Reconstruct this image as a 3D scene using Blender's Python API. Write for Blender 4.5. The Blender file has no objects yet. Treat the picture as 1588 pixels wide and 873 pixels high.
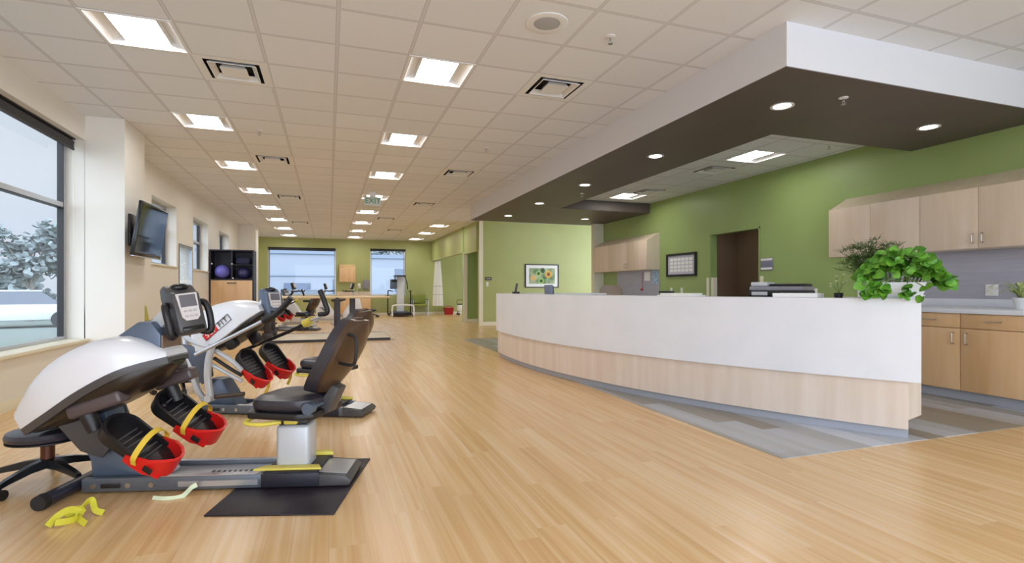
import bpy, bmesh, math, random
from mathutils import Vector, Matrix, Euler
random.seed(7)
sc = bpy.context.scene
COL = sc.collection
PI = math.pi
R = math.radians

# ------------------------------------------------------------------ camera, world, exposure
cd = bpy.data.cameras.new('camera')
cd.sensor_width = 36.0
cd.lens = 823 * 36.0 / 1588
cd.shift_y = 11.8 / 1588
cd.clip_start = 0.05
cam = bpy.data.objects.new('camera', cd)
cam.location = (0, 0, 1.11)
cam.rotation_euler = (R(90), 0, -math.atan((794 - 510) / 823))
COL.objects.link(cam)
sc.camera = cam

LAMP = 15.0          # ceiling troffer lens emission
DOWN = 14.0          # downlight emission
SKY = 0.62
REAR_FILL = 5.0  # gain of the fill light added to the sky behind the camera
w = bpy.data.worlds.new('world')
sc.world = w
w.use_nodes = True
nt = w.node_tree
bg = nt.nodes['Background']
bg.inputs[1].default_value = SKY
tc = nt.nodes.new('ShaderNodeTexCoord')
nz = nt.nodes.new('ShaderNodeTexNoise')
nz.inputs['Scale'].default_value = 2.2
nz.inputs['Detail'].default_value = 3
rp = nt.nodes.new('ShaderNodeValToRGB')
rp.color_ramp.elements[0].position = 0.35
rp.color_ramp.elements[0].color = (0.62, 0.72, 0.88, 1)
rp.color_ramp.elements[1].position = 0.65
rp.color_ramp.elements[1].color = (0.84, 0.88, 0.95, 1)
nt.links.new(tc.outputs['Generated'], nz.inputs['Vector'])
nt.links.new(nz.outputs[0], rp.inputs[0])
nt.links.new(rp.outputs[0], bg.inputs[0])
# sky brightened behind the camera, added as frontal fill through the open room end
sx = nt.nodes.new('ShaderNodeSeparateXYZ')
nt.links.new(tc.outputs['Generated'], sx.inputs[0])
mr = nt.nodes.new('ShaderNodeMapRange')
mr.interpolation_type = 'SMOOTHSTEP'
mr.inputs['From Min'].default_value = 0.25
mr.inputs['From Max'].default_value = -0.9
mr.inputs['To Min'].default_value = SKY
mr.inputs['To Max'].default_value = SKY * REAR_FILL
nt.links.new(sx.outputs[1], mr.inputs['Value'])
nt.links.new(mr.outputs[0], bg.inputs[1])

sc.view_settings.view_transform = 'Standard'
sc.view_settings.look = 'None'
sc.view_settings.gamma = 1.0
sc.view_settings.exposure = 0.72
sc.view_settings.use_curve_mapping = False
try:
    sc.cycles.use_denoising = True
    sc.cycles.denoiser = 'OPENIMAGEDENOISE'
    sc.cycles.use_light_tree = True
    sc.cycles.sample_clamp_indirect = 4.0
    sc.cycles.max_bounces = 8
    sc.cycles.diffuse_bounces = 5
    sc.cycles.caustics_reflective = False
    sc.cycles.caustics_refractive = False
except Exception:
    pass

# ------------------------------------------------------------------ materials
def lin(h):
    h = h.lstrip('#')
    o = []
    for i in (0, 2, 4):
        c = int(h[i:i + 2], 16) / 255
        o.append(c / 12.92 if c <= 0.04045 else ((c + 0.055) / 1.055) ** 2.4)
    return (o[0], o[1], o[2], 1)

MATS = {}
def mat(name, col, rough=0.5, metal=0.0, spec=0.5, noise=None, bump=None, emit=0, ecol=None, coat=0):
    """noise = (second colour, scale xyz, detail); bump = (scale, strength)"""
    m = bpy.data.materials.new(name)
    m.use_nodes = True
    t = m.node_tree
    b = t.nodes['Principled BSDF']
    b.inputs['Base Color'].default_value = lin(col)
    b.inputs['Roughness'].default_value = rough
    b.inputs['Metallic'].default_value = metal
    b.inputs['Specular IOR Level'].default_value = spec
    if coat:
        b.inputs['Coat Weight'].default_value = coat
        b.inputs['Coat Roughness'].default_value = 0.1
    if emit:
        b.inputs['Emission Strength'].default_value = emit
        b.inputs['Emission Color'].default_value = lin(ecol or col)
    if noise or bump:
        c = t.nodes.new('ShaderNodeTexCoord')
    if noise:
        mp = t.nodes.new('ShaderNodeMapping')
        mp.inputs['Scale'].default_value = noise[1]
        n = t.nodes.new('ShaderNodeTexNoise')
        n.inputs['Scale'].default_value = 1
        n.inputs['Detail'].default_value = noise[2]
        r = t.nodes.new('ShaderNodeValToRGB')
        r.color_ramp.elements[0].position = 0.3
        r.color_ramp.elements[1].position = 0.7
        r.color_ramp.elements[0].color = lin(col)
        r.color_ramp.elements[1].color = lin(noise[0])
        t.links.new(c.outputs['Object'], mp.inputs[0])
        t.links.new(mp.outputs[0], n.inputs['Vector'])
        t.links.new(n.outputs[0], r.inputs[0])
        t.links.new(r.outputs[0], b.inputs['Base Color'])
    if bump:
        n2 = t.nodes.new('ShaderNodeTexNoise')
        n2.inputs['Scale'].default_value = bump[0]
        n2.inputs['Detail'].default_value = 4
        bp = t.nodes.new('ShaderNodeBump')
        bp.inputs['Strength'].default_value = bump[1]
        bp.inputs['Distance'].default_value = 0.01
        t.links.new(c.outputs['Object'], n2.inputs['Vector'])
        t.links.new(n2.outputs[0], bp.inputs['Height'])
        t.links.new(bp.outputs[0], b.inputs['Normal'])
    MATS[name] = m
    return m

M_cream = mat('cream_paint', '#E5E1D9', 0.6, bump=(60, 0.05))
M_green = mat('green_paint', '#98AD6C', 0.42, spec=0.4, noise=('#94A968', (1.5, 1.5, 1.5), 2), bump=(80, 0.05))
M_olive = mat('pale_green_paint', '#ACB273', 0.45, noise=('#A7AD6D', (1.5, 1.5, 1.5), 2), bump=(80, 0.05))
M_trim = mat('cream_trim', '#E9E4CE', 0.5)
M_white = mat('white_gypsum', '#DCDCE2', 0.5)
M_soffit = mat('brown_soffit_paint', '#5F5450', 0.5, noise=('#5A504C', (2, 2, 2), 2))
M_desk = mat('white_laminate', '#E7EBF3', 0.3, noise=('#E1E6EE', (3, 3, 3), 3))
M_maple = mat('pale_maple', '#E2D6CB', 0.4, noise=('#D5C5B6', (9, 9, 0.7), 5))
M_maple2 = mat('warm_maple', '#E3C095', 0.38, noise=('#D6AD7E', (8, 8, 0.7), 5))
M_maple3 = mat('light_maple', '#E8D6C2', 0.38, noise=('#DDC8B0', (8, 8, 0.7), 5))
M_toe = mat('grey_rubber_base', '#A7ABB5', 0.5)
M_alu = mat('brushed_aluminium', '#C4C8CE', 0.32, 0.75)
M_chrome = mat('satin_nickel', '#B9B4AC', 0.28, 0.9)
M_black = mat('black_plastic', '#1C1A1C', 0.42, bump=(200, 0.08))
M_blackshine = mat('gloss_black', '#131316', 0.2)
M_rubber = mat('black_rubber', '#221F20', 0.7, bump=(150, 0.2))
M_matmat = mat('purple_black_mat', '#1E1620', 0.5, bump=(160, 0.2))
M_vinyl = mat('dark_vinyl', '#35333A', 0.33, bump=(90, 0.12))
M_brownshell = mat('warm_reflection_shell', '#4A3626', 0.28)  # warm floor reflection painted into the dark shell colour
M_shroud = mat('white_abs', '#E4E6EC', 0.28, coat=0.3)
M_darkgrey = mat('dark_grey_abs', '#4A4849', 0.38)
M_bluegrey = mat('blue_grey_metal', '#5E6B7E', 0.35, 0.3)
M_ltgrey = mat('light_grey_powder', '#C9CDD3', 0.35, 0.2)
M_steel = mat('steel_grey_rail', '#6C737C', 0.35, 0.5)
M_red = mat('red_plastic', '#D8201C', 0.35)
M_yellow = mat('yellow_plastic', '#E3D25A', 0.45)
M_yellowstrap = mat('yellow_webbing', '#E0BE3C', 0.7, bump=(300, 0.2))
M_lime = mat('lime_webbing', '#CFC93A', 0.6, bump=(200, 0.2))
M_screenpanel = mat('pale_console_plate', '#D9D3D2', 0.4)
M_lcd = mat('grey_lcd', '#6D6B72', 0.2)
M_tv = mat('tv_glass', '#0A0B0A', 0.06, spec=0.9)
M_mirror = mat('mirror_glass', '#EDF2F4', 0.02, 1.0)
M_darkwood = mat('dark_wenge', '#2A1C1A', 0.4, noise=('#1F1413', (10, 10, 1), 4))
M_barwood = mat('bar_wood', '#DCC6A0', 0.4)
M_plat = mat('pale_platform', '#D8CBB6', 0.45, noise=('#CFC0A8', (1, 8, 8), 3))
M_ball = mat('purple_ball', '#6A66B8', 0.4)
M_ball2 = mat('navy_ball', '#35345F', 0.4)
M_bluefab = mat('navy_fabric', '#2B2C4A', 0.8)
M_greenvinyl = mat('olive_vinyl', '#8A9440', 0.5)
M_limeseat = mat('yellow_green_vinyl', '#B9B24C', 0.5)
M_curtain = mat('white_curtain', '#E6E6DF', 0.8)
M_curtain2 = mat('grey_curtain_band', '#B9BDB8', 0.8)
M_paper = mat('white_paper', '#F0F0EE', 0.7)
M_splash = mat('grey_backsplash', '#B4B3BE', 0.4, noise=('#ABAAB6', (2, 2, 30), 2))
M_brownwall = mat('brown_wall', '#A8927C', 0.6)
M_frameblk = mat('black_frame', '#17151A', 0.35)
M_leaf = mat('bright_leaf', '#3F7C22', 0.45, noise=('#74B036', (18, 18, 18), 2))
M_leafdk = mat('dark_leaf', '#4C6B35', 0.5, noise=('#6B8A4A', (20, 20, 20), 2))
M_leafyel = mat('striped_leaf', '#6F9440', 0.5, noise=('#C9CF8A', (25, 25, 25), 2))
M_stem = mat('plant_stem', '#6F8A45', 0.6)
M_soil = mat('potting_soil', '#3A2C22', 0.9, bump=(60, 0.8))
M_potwhite = mat('white_pot', '#E9EBEE', 0.35)
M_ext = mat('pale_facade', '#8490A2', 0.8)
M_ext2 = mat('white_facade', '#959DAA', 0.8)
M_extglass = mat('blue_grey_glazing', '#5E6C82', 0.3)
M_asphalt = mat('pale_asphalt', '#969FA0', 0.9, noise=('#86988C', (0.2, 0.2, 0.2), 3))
M_exttree = mat('haze_tinted_foliage', '#9BA8AA', 0.9)  # haze and overexposure painted into the pale leaf colour
M_exttrunk = mat('haze_tinted_trunk', '#8A8782', 0.9)  # same painted haze, in the bark colour
M_car1 = mat('silver_car_paint', '#D5DAE2', 0.3)
M_car2 = mat('white_car_paint', '#EEF0F4', 0.3)
M_car3 = mat('grey_car_paint', '#7C8694', 0.3)
M_carglass = mat('car_glass', '#66707E', 0.15)
M_tyre = mat('tyre', '#3A3C40', 0.8)
M_blind = mat('blind_fabric', '#2E2C30', 0.7)
M_ceilmetal = mat('white_ceiling_metal', '#E4E4E4', 0.5)
M_trofside = mat('troffer_side', '#F2F2F2', 0.6)
M_dark = mat('vent_dark', '#2A2828', 0.8)
M_lens = mat('lit_lens', '#FFFFFF', 0.5, emit=LAMP, ecol='#FFFCF8')
M_down = mat('lit_downlight', '#FFFFFF', 0.5, emit=DOWN, ecol='#FFF6EA')
M_exitface = mat('exit_face', '#C4CCC6', 0.4)
M_exitgreen = mat('exit_green', '#1C8A52', 0.4)
M_signgrey = mat('sign_grey', '#7E7E92', 0.4)
M_signdark = mat('sign_dark', '#4A4642', 0.4)
M_red2 = mat('red_bin', '#C22A34', 0.4)
M_taupe = mat('taupe_fabric', '#A29488', 0.8)
M_bluemon = mat('blue_grey_plastic', '#7E86A0', 0.4)
M_grprint = mat('printer_grey', '#8C8C96', 0.4)
M_blueposter = mat('blue_poster', '#5F9CC8', 0.5, noise=('#D6E6F0', (14, 14, 14), 3))
M_tealposter = mat('teal_poster', '#2E4E86', 0.4, noise=('#4FB0B0', (12, 12, 12), 4))
M_brownlev = mat('stool_bronze', '#5A2E1C', 0.35, 0.3)

def glass_mat():
    m = bpy.data.materials.new('clear_pane')
    m.use_nodes = True
    t = m.node_tree
    t.nodes.clear()
    o = t.nodes.new('ShaderNodeOutputMaterial')
    tr = t.nodes.new('ShaderNodeBsdfTransparent')
    tr.inputs[0].default_value = (0.95, 0.97, 0.98, 1)
    g = t.nodes.new('ShaderNodeBsdfGlossy')
    g.inputs['Roughness'].default_value = 0.02
    f = t.nodes.new('ShaderNodeFresnel')
    f.inputs[0].default_value = 1.35
    mx = t.nodes.new('ShaderNodeMixShader')
    ge = t.nodes.new('ShaderNodeNewGeometry')
    iv = t.nodes.new('ShaderNodeMath'); iv.operation = 'SUBTRACT'; iv.inputs[0].default_value = 1
    t.links.new(ge.outputs['Backfacing'], iv.inputs[1])
    mu = t.nodes.new('ShaderNodeMath'); mu.operation = 'MULTIPLY'
    t.links.new(f.outputs[0], mu.inputs[0]); t.links.new(iv.outputs[0], mu.inputs[1])
    t.links.new(mu.outputs[0], mx.inputs[0])
    t.links.new(tr.outputs[0], mx.inputs[1])
    t.links.new(g.outputs[0], mx.inputs[2])
    t.links.new(mx.outputs[0], o.inputs[0])
    return m
M_glass = glass_mat()

def math_node(t, op, a, b=None):
    n = t.nodes.new('ShaderNodeMath')
    n.operation = op
    for i, v in enumerate((a, b)):
        if v is None:
            continue
        if isinstance(v, (int, float)):
            n.inputs[i].default_value = v
        else:
            t.links.new(v, n.inputs[i])
    return n.outputs[0]

TX, TY, TS = 0.0675, 4.137, 0.6096
def ceiling_mat():
    m = bpy.data.materials.new('ceiling_tiles')
    m.use_nodes = True
    t = m.node_tree
    b = t.nodes['Principled BSDF']
    b.inputs['Roughness'].default_value = 0.8
    b.inputs['Specular IOR Level'].default_value = 0.2
    c = t.nodes.new('ShaderNodeTexCoord')
    s = t.nodes.new('ShaderNodeSeparateXYZ')
    t.links.new(c.outputs['Object'], s.inputs[0])
    ds = []
    cells = []
    for ax, off in ((0, TX), (1, TY)):
        v = math_node(t, 'DIVIDE', math_node(t, 'SUBTRACT', s.outputs[ax], off), TS)
        cells.append(math_node(t, 'FLOOR', v))
        fr = math_node(t, 'FRACT', v)
        d = math_node(t, 'ABSOLUTE', math_node(t, 'SUBTRACT', fr, 0.5))
        ds.append(d)
    mx = math_node(t, 'MAXIMUM', ds[0], ds[1])
    line = math_node(t, 'GREATER_THAN', mx, 0.5 - 0.011 / TS)
    edge = math_node(t, 'GREATER_THAN', mx, 0.5 - 0.016 / TS)
    edge2 = math_node(t, 'SUBTRACT', edge, line)
    cmb = t.nodes.new('ShaderNodeCombineXYZ')
    t.links.new(cells[0], cmb.inputs[0])
    t.links.new(cells[1], cmb.inputs[1])
    wn = t.nodes.new('ShaderNodeTexWhiteNoise')
    t.links.new(cmb.outputs[0], wn.inputs[0])
    spk = t.nodes.new('ShaderNodeTexNoise')
    spk.inputs['Scale'].default_value = 120
    t.links.new(c.outputs['Object'], spk.inputs['Vector'])
    r = t.nodes.new('ShaderNodeValToRGB')
    r.color_ramp.elements[0].color = lin('#DEE0E4')
    r.color_ramp.elements[1].color = lin('#E7E9ED')
    f = math_node(t, 'ADD', math_node(t, 'MULTIPLY', wn.outputs[0], 0.6), math_node(t, 'MULTIPLY', spk.outputs[0], 0.4))
    t.links.new(f, r.inputs[0])
    m1 = t.nodes.new('ShaderNodeMix'); m1.data_type = 'RGBA'
    t.links.new(line, m1.inputs[0]); t.links.new(r.outputs[0], m1.inputs[6]); m1.inputs[7].default_value = lin('#D4D4D7')
    m2 = t.nodes.new('ShaderNodeMix'); m2.data_type = 'RGBA'
    t.links.new(edge2, m2.inputs[0]); t.links.new(m1.outputs[2], m2.inputs[6]); m2.inputs[7].default_value = lin('#BEBDC1')
    t.links.new(m2.outputs[2], b.inputs['Base Color'])
    return m
M_ceil = ceiling_mat()

def plank_mat(name, cols, pw, pl, rough, grain, spec=0.5, gmix=0.5):
    """planks running along Y"""
    m = bpy.data.materials.new(name)
    m.use_nodes = True
    t = m.node_tree
    b = t.nodes['Principled BSDF']
    b.inputs['Roughness'].default_value = rough
    b.inputs['Specular IOR Level'].default_value = spec
    c = t.nodes.new('ShaderNodeTexCoord')
    s = t.nodes.new('ShaderNodeSeparateXYZ')
    t.links.new(c.outputs['Object'], s.inputs[0])
    vx = math_node(t, 'DIVIDE', s.outputs[0], pw)
    cx = math_node(t, 'FLOOR', vx)
    off = math_node(t, 'MULTIPLY', math_node(t, 'SINE', math_node(t, 'MULTIPLY', cx, 12.9898)), 3.7)
    vy = math_node(t, 'ADD', math_node(t, 'DIVIDE', s.outputs[1], pl), off)
    cy = math_node(t, 'FLOOR', vy)
    cmb = t.nodes.new('ShaderNodeCombineXYZ')
    t.links.new(cx, cmb.inputs[0]); t.links.new(cy, cmb.inputs[1])
    wn = t.nodes.new('ShaderNodeTexWhiteNoise')
    t.links.new(cmb.outputs[0], wn.inputs[0])
    mp = t.nodes.new('ShaderNodeMapping')
    mp.inputs['Scale'].default_value = grain
    t.links.new(c.outputs['Object'], mp.inputs[0])
    ad = t.nodes.new('ShaderNodeVectorMath'); ad.operation = 'ADD'
    t.links.new(mp.outputs[0], ad.inputs[0])
    sc_ = t.nodes.new('ShaderNodeVectorMath'); sc_.operation = 'SCALE'
    t.links.new(wn.outputs[1], sc_.inputs[0]); sc_.inputs[3].default_value = 20
    t.links.new(sc_.outputs[0], ad.inputs[1])
    n = t.nodes.new('ShaderNodeTexNoise')
    n.inputs['Scale'].default_value = 1
    n.inputs['Detail'].default_value = 5
    n.inputs['Distortion'].default_value = 0.6
    t.links.new(ad.outputs[0], n.inputs['Vector'])
    f = math_node(t, 'ADD', math_node(t, 'MULTIPLY', wn.outputs[0], 1 - gmix), math_node(t, 'MULTIPLY', n.outputs[0], gmix))
    r = t.nodes.new('ShaderNodeValToRGB')
    r.color_ramp.elements[0].position = cols[0][0]; r.color_ramp.elements[0].color = lin(cols[0][1])
    r.color_ramp.elements[1].position = cols[-1][0]; r.color_ramp.elements[1].color = lin(cols[-1][1])
    for p, h in cols[1:-1]:
        e = r.color_ramp.elements.new(p); e.color = lin(h)
    t.links.new(f, r.inputs[0])
    fx = math_node(t, 'ABSOLUTE', math_node(t, 'SUBTRACT', math_node(t, 'FRACT', vx), 0.5))
    seam = math_node(t, 'GREATER_THAN', fx, 0.5 - 0.0014 / pw)
    mx = t.nodes.new('ShaderNodeMix'); mx.data_type = 'RGBA'
    t.links.new(math_node(t, 'MULTIPLY', seam, 0.25), mx.inputs[0])
    t.links.new(r.outputs[0], mx.inputs[6]); mx.inputs[7].default_value = lin('#7A6040')
    t.links.new(mx.outputs[2], b.inputs['Base Color'])
    return m
M_floor = plank_mat('tan_wood_vinyl', [(0.22, '#CDA26C'), (0.42, '#D8B07C'), (0.56, '#E0BD8D'), (0.78, '#E8CDA4')], 0.152, 1.2, 0.27, (24, 0.5, 1), 0.5, 0.9)
M_inlay = plank_mat('grey_plank_vinyl', [(0.15, '#8F877A'), (0.4, '#9B978F'), (0.6, '#B3B6BC'), (0.8, '#C6CAD4')], 0.19, 1.6, 0.35, (14, 0.8, 1), 0.5, 0.3)

# ------------------------------------------------------------------ mesh helpers
class MB:
    def __init__(self):
        self.bm = bmesh.new()
    def _mi(self, faces, mi):
        if mi:
            for f in faces:
                f.material_index = mi
    def box(self, c, s, rot=None, bevel=0, seg=2, mi=0):
        b2 = bmesh.new()
        bmesh.ops.create_cube(b2, size=1)
        for v in b2.verts:
            v.co = Vector((v.co.x * s[0], v.co.y * s[1], v.co.z * s[2]))
        if bevel:
            bmesh.ops.bevel(b2, geom=b2.edges[:], offset=min(bevel, min(s) * 0.49), segments=seg, affect='EDGES', profile=0.5)
        m = Matrix.Translation(c)
        if rot is not None:
            m = m @ (rot.to_4x4() if isinstance(rot, Matrix) else Euler(rot).to_matrix().to_4x4())
        self.merge(b2, m, mi)
        return self
    def bb(self, x0, x1, y0, y1, z0, z1, bevel=0, mi=0):
        return self.box(((x0 + x1) / 2, (y0 + y1) / 2, (z0 + z1) / 2), (abs(x1 - x0), abs(y1 - y0), abs(z1 - z0)), None, bevel, 2, mi)
    def merge(self, b2, m=None, mi=0):
        vm = {}
        for v in b2.verts:
            vm[v.index if False else v] = self.bm.verts.new(m @ v.co if m is not None else v.co)
        for f in b2.faces:
            try:
                nf = self.bm.faces.new([vm[v] for v in f.verts])
                nf.material_index = mi if mi else f.material_index
            except ValueError:
                pass
        b2.free()
    def cyl(self, p0, p1, r0, r1=None, seg=16, mi=0, cap=True):
        if r1 is None:
            r1 = r0
        p0, p1 = Vector(p0), Vector(p1)
        d = (p1 - p0).normalized()
        a = d.orthogonal().normalized()
        b = d.cross(a)
        A, B = [], []
        for k in range(seg):
            t = 2 * PI * k / seg
            o = a * math.cos(t) + b * math.sin(t)
            A.append(self.bm.verts.new(p0 + o * r0))
            B.append(self.bm.verts.new(p1 + o * r1))
        for k in range(seg):
            f = self.bm.faces.new((A[k], A[(k + 1) % seg], B[(k + 1) % seg], B[k]))
            f.material_index = mi
        if cap:
            f = self.bm.faces.new(A[::-1]); f.material_index = mi
            f = self.bm.faces.new(B); f.material_index = mi
        return self
    def rings(self, rs, cap=True, mi=0, closed=True):
        V = [[self.bm.verts.new(p) for p in r] for r in rs]
        n = len(V[0])
        for i in range(len(V) - 1):
            for k in range(n if closed else n - 1):
                f = self.bm.faces.new((V[i][k], V[i][(k + 1) % n], V[i + 1][(k + 1) % n], V[i + 1][k]))
                f.material_index = mi
        if cap and closed:
            f = self.bm.faces.new(V[0][::-1]); f.material_index = mi
            f = self.bm.faces.new(V[-1]); f.material_index = mi
        return self
    def tube(self, pts, r, seg=10, sub=6, mi=0, smooth=True, flat=None):
        """round (or flat strap) section swept along a smoothed polyline"""
        P = [Vector(p) for p in pts]
        if smooth and len(P) > 2:
            Q = []
            for i in range(len(P) - 1):
                a = P[i - 1] if i else P[i] * 2 - P[i + 1]
                b, c = P[i], P[i + 1]
                d = P[i + 2] if i + 2 < len(P) else P[i + 1] * 2 - P[i]
                for k in range(sub):
                    t = k / sub
                    Q.append(0.5 * ((2 * b) + (c - a) * t + (2 * a - 5 * b + 4 * c - d) * t * t + (3 * b - a - 3 * c + d) * t ** 3))
            Q.append(P[-1])
            P = Q
        up = Vector((0, 0, 1))
        rs = []
        na = None
        for i, p in enumerate(P):
            d = (P[min(i + 1, len(P) - 1)] - P[max(i - 1, 0)]).normalized()
            if flat:
                a = Vector(flat[0]); a = (a - d * a.dot(d)).normalized()
                b = d.cross(a)
                rs.append([p + a * x * flat[1] / 2 + b * y * flat[2] / 2 for x, y in ((-1, -1), (1, -1), (1, 1), (-1, 1))])
                continue
            if na is None:
                na = d.orthogonal().normalized()
            na = (na - d * na.dot(d)).normalized()
            b = d.cross(na)
            rr = r(i / (len(P) - 1)) if callable(r) else r
            rs.append([p + (na * math.cos(2 * PI * k / seg) + b * math.sin(2 * PI * k / seg)) * rr for k in range(seg)])
        return self.rings(rs, True, mi)
    def lathe(self, prof, c=(0, 0, 0), seg=24, mi=0, m=None, hollow=False):
        rs = []
        for r_, z in prof:
            ring = []
            for k in range(seg):
                v = Vector((c[0] + r_ * math.cos(2 * PI * k / seg), c[1] + r_ * math.sin(2 * PI * k / seg), c[2] + z))
                ring.append(m @ v if m is not None else v)
            rs.append(ring)
        if hollow:
            rs.append(rs[0])
        return self.rings(rs, not hollow, mi)
    def prism(self, poly, a, b, axis='y', mi=0, bevel=0):
        """2D polygon extruded along axis between a and b; poly in the other two axes (xz for y, xy for z, yz for x)"""
        def p3(p, t):
            return {'y': (p[0], t, p[1]), 'z': (p[0], p[1], t), 'x': (t, p[0], p[1])}[axis]
        b2 = bmesh.new()
        A = [b2.verts.new(p3(p, a)) for p in poly]
        B = [b2.verts.new(p3(p, b)) for p in poly]
        n = len(poly)
        for k in range(n):
            b2.faces.new((A[k], A[(k + 1) % n], B[(k + 1) % n], B[k]))
        b2.faces.new(A[::-1]); b2.faces.new(B)
        bmesh.ops.recalc_face_normals(b2, faces=b2.faces[:])
        if bevel:
            bmesh.ops.bevel(b2, geom=b2.edges[:], offset=bevel, segments=2, affect='EDGES', profile=0.5)
        self.merge(b2, None, mi)
        return self
    def ball(self, c, r, sub=2, sc_=(1, 1, 1), mi=0):
        b2 = bmesh.new()
        bmesh.ops.create_icosphere(b2, subdivisions=sub, radius=r)
        m = Matrix.Translation(c) @ Matrix.Diagonal((sc_[0], sc_[1], sc_[2], 1))
        self.merge(b2, m, mi)
        return self
    def quad(self, *p, mi=0):
        f = self.bm.faces.new([self.bm.verts.new(q) for q in p])
        f.material_index = mi
        return self
    def xf(self, m):
        bmesh.ops.transform(self.bm, matrix=m, verts=self.bm.verts[:])
        return self
    def build(self, name, mats, parent=None, smooth=True, recalc=True):
        bmesh.ops.remove_doubles(self.bm, verts=self.bm.verts[:], dist=1e-6)
        if recalc:
            bmesh.ops.recalc_face_normals(self.bm, faces=self.bm.faces[:])
        me = bpy.data.meshes.new(name)
        self.bm.to_mesh(me)
        self.bm.free()
        for m in (mats if isinstance(mats, (list, tuple)) else [mats]):
            me.materials.append(m)
        if smooth:
            for p in me.polygons:
                p.use_smooth = True
            try:
                me.set_sharp_from_angle(angle=R(38))
            except Exception:
                pass
        o = bpy.data.objects.new(name, me)
        COL.objects.link(o)
        if parent is not None:
            o.parent = parent
        return o

def tag(o, label=None, cat=None, group=None, kind=None):
    if label: o['label'] = label
    if cat: o['category'] = cat
    if group: o['group'] = group
    if kind: o['kind'] = kind
    return o
def thing(name, label, cat, loc=(0, 0, 0), rz=0, group=None):
    o = bpy.data.objects.new(name, None)
    o.empty_display_size = 0.1
    o.location = loc
    o.rotation_euler = (0, 0, rz)
    COL.objects.link(o)
    return tag(o, label, cat, group)
def struct(o, label=None):
    o['kind'] = 'structure'
    if label: o['label'] = label
    return o
def dup(root, loc, rz, label, group=None):
    r = root.copy()
    COL.objects.link(r)
    r.location = loc
    r.rotation_euler = (0, 0, rz)
    r['label'] = label
    if group: r['group'] = group
    for ch in list(root.children):
        c = ch.copy(); COL.objects.link(c); c.parent = r
        for g in list(ch.children):
            d = g.copy(); COL.objects.link(d); d.parent = c
    return r
def text_part(name, txt, size, material, parent, matrix, depth=0.002, spacing=1.0):
    cu = bpy.data.curves.new(name, 'FONT')
    cu.body = txt
    cu.size = size
    cu.extrude = depth
    cu.align_x = 'CENTER'
    cu.align_y = 'CENTER'
    cu.space_character = spacing
    tmp = bpy.data.objects.new('tmp_text', cu)
    COL.objects.link(tmp)
    bpy.context.view_layer.update()
    me = bpy.data.meshes.new_from_object(tmp.evaluated_get(bpy.context.evaluated_depsgraph_get()))
    bpy.data.objects.remove(tmp)
    me.transform(matrix)
    me.materials.clear()
    me.materials.append(material)
    o = bpy.data.objects.new(name, me)
    COL.objects.link(o)
    if parent is not None:
        o.parent = parent
    return o

# ------------------------------------------------------------------ structure
CEIL = 3.188
SZ = 2.84
XL, XR, YB = -2.76, 6.88, 23.2      # left wall, right wall, back wall
YF = -2.5

struct(MB().bb(XL - 0.3, 9.0, YF, YB + 0.2, -0.1, 0).build('floor', M_floor), 'tan wood-look vinyl plank floor')
struct(MB().bb(2.80, XR, 2.70, 11.5, 0.0, 0.004).build('floor_inlay', M_inlay), 'grey vinyl plank inlay around the reception desk')

def cell_lights():
    L = []
    for j in (1, 5, 9, 13, 17, 21, 25, 29):
        L.append((-3, j)); L.append((1, j))
    for j in (21, 25, 29):
        L.append((5, j))
    return L
LIGHTS = cell_lights()
VENTS = [(-2, 2), (-2, 8), (-2, 14), (-2, 22), (3, 1), (3, 8), (3, 14), (2, 19), (3, 24)]
skip = set(LIGHTS) | set(VENTS)
b = MB()
vc = {}
def gv(x, y, z=CEIL):
    k = (round(x, 4), round(y, 4))
    if k not in vc:
        vc[k] = b.bm.verts.new((x, y, z))
    return vc[k]
i0, i1, j0, j1 = -5, 14, -11, 32
xs = lambda i: min(max(TX + i * TS, XL - 0.25), 9.0)
ys = lambda j: min(TY + j * TS, YB + 0.1)
for i in range(i0, i1 + 1):
    for j in range(j0, j1):
        if (i, j) in skip: continue
        if xs(i + 1) - xs(i) < 1e-4 or ys(j + 1) - ys(j) < 1e-4: continue
        b.bm.faces.new((gv(xs(i), ys(j)), gv(xs(i), ys(j + 1)), gv(xs(i + 1), ys(j + 1)), gv(xs(i + 1), ys(j))))
struct(b.build('ceiling', M_ceil, smooth=False, recalc=False), 'suspended ceiling of square white tiles')

# a wall made of boxes around rectangular openings (along y at fixed x, or along x at fixed y)
def wall_with_holes(name, axis, p0, p1, a0, a1, z0, z1, holes, m, label):
    b = MB()
    def add(u0, u1, v0, v1):
        if u1 - u0 < 1e-4 or v1 - v0 < 1e-4: return
        if axis == 'x': b.bb(p0, p1, u0, u1, v0, v1)
        else: b.bb(u0, u1, p0, p1, v0, v1)
    cur = a0
    for (h0, h1, k0, k1) in sorted(holes):
        add(cur, h0, z0, z1)
        add(h0, h1, z0, k0)
        add(h0, h1, k1, z1)
        cur = h1
    add(cur, a1, z0, z1)
    return struct(b.build(name, m, smooth=False), label)

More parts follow.
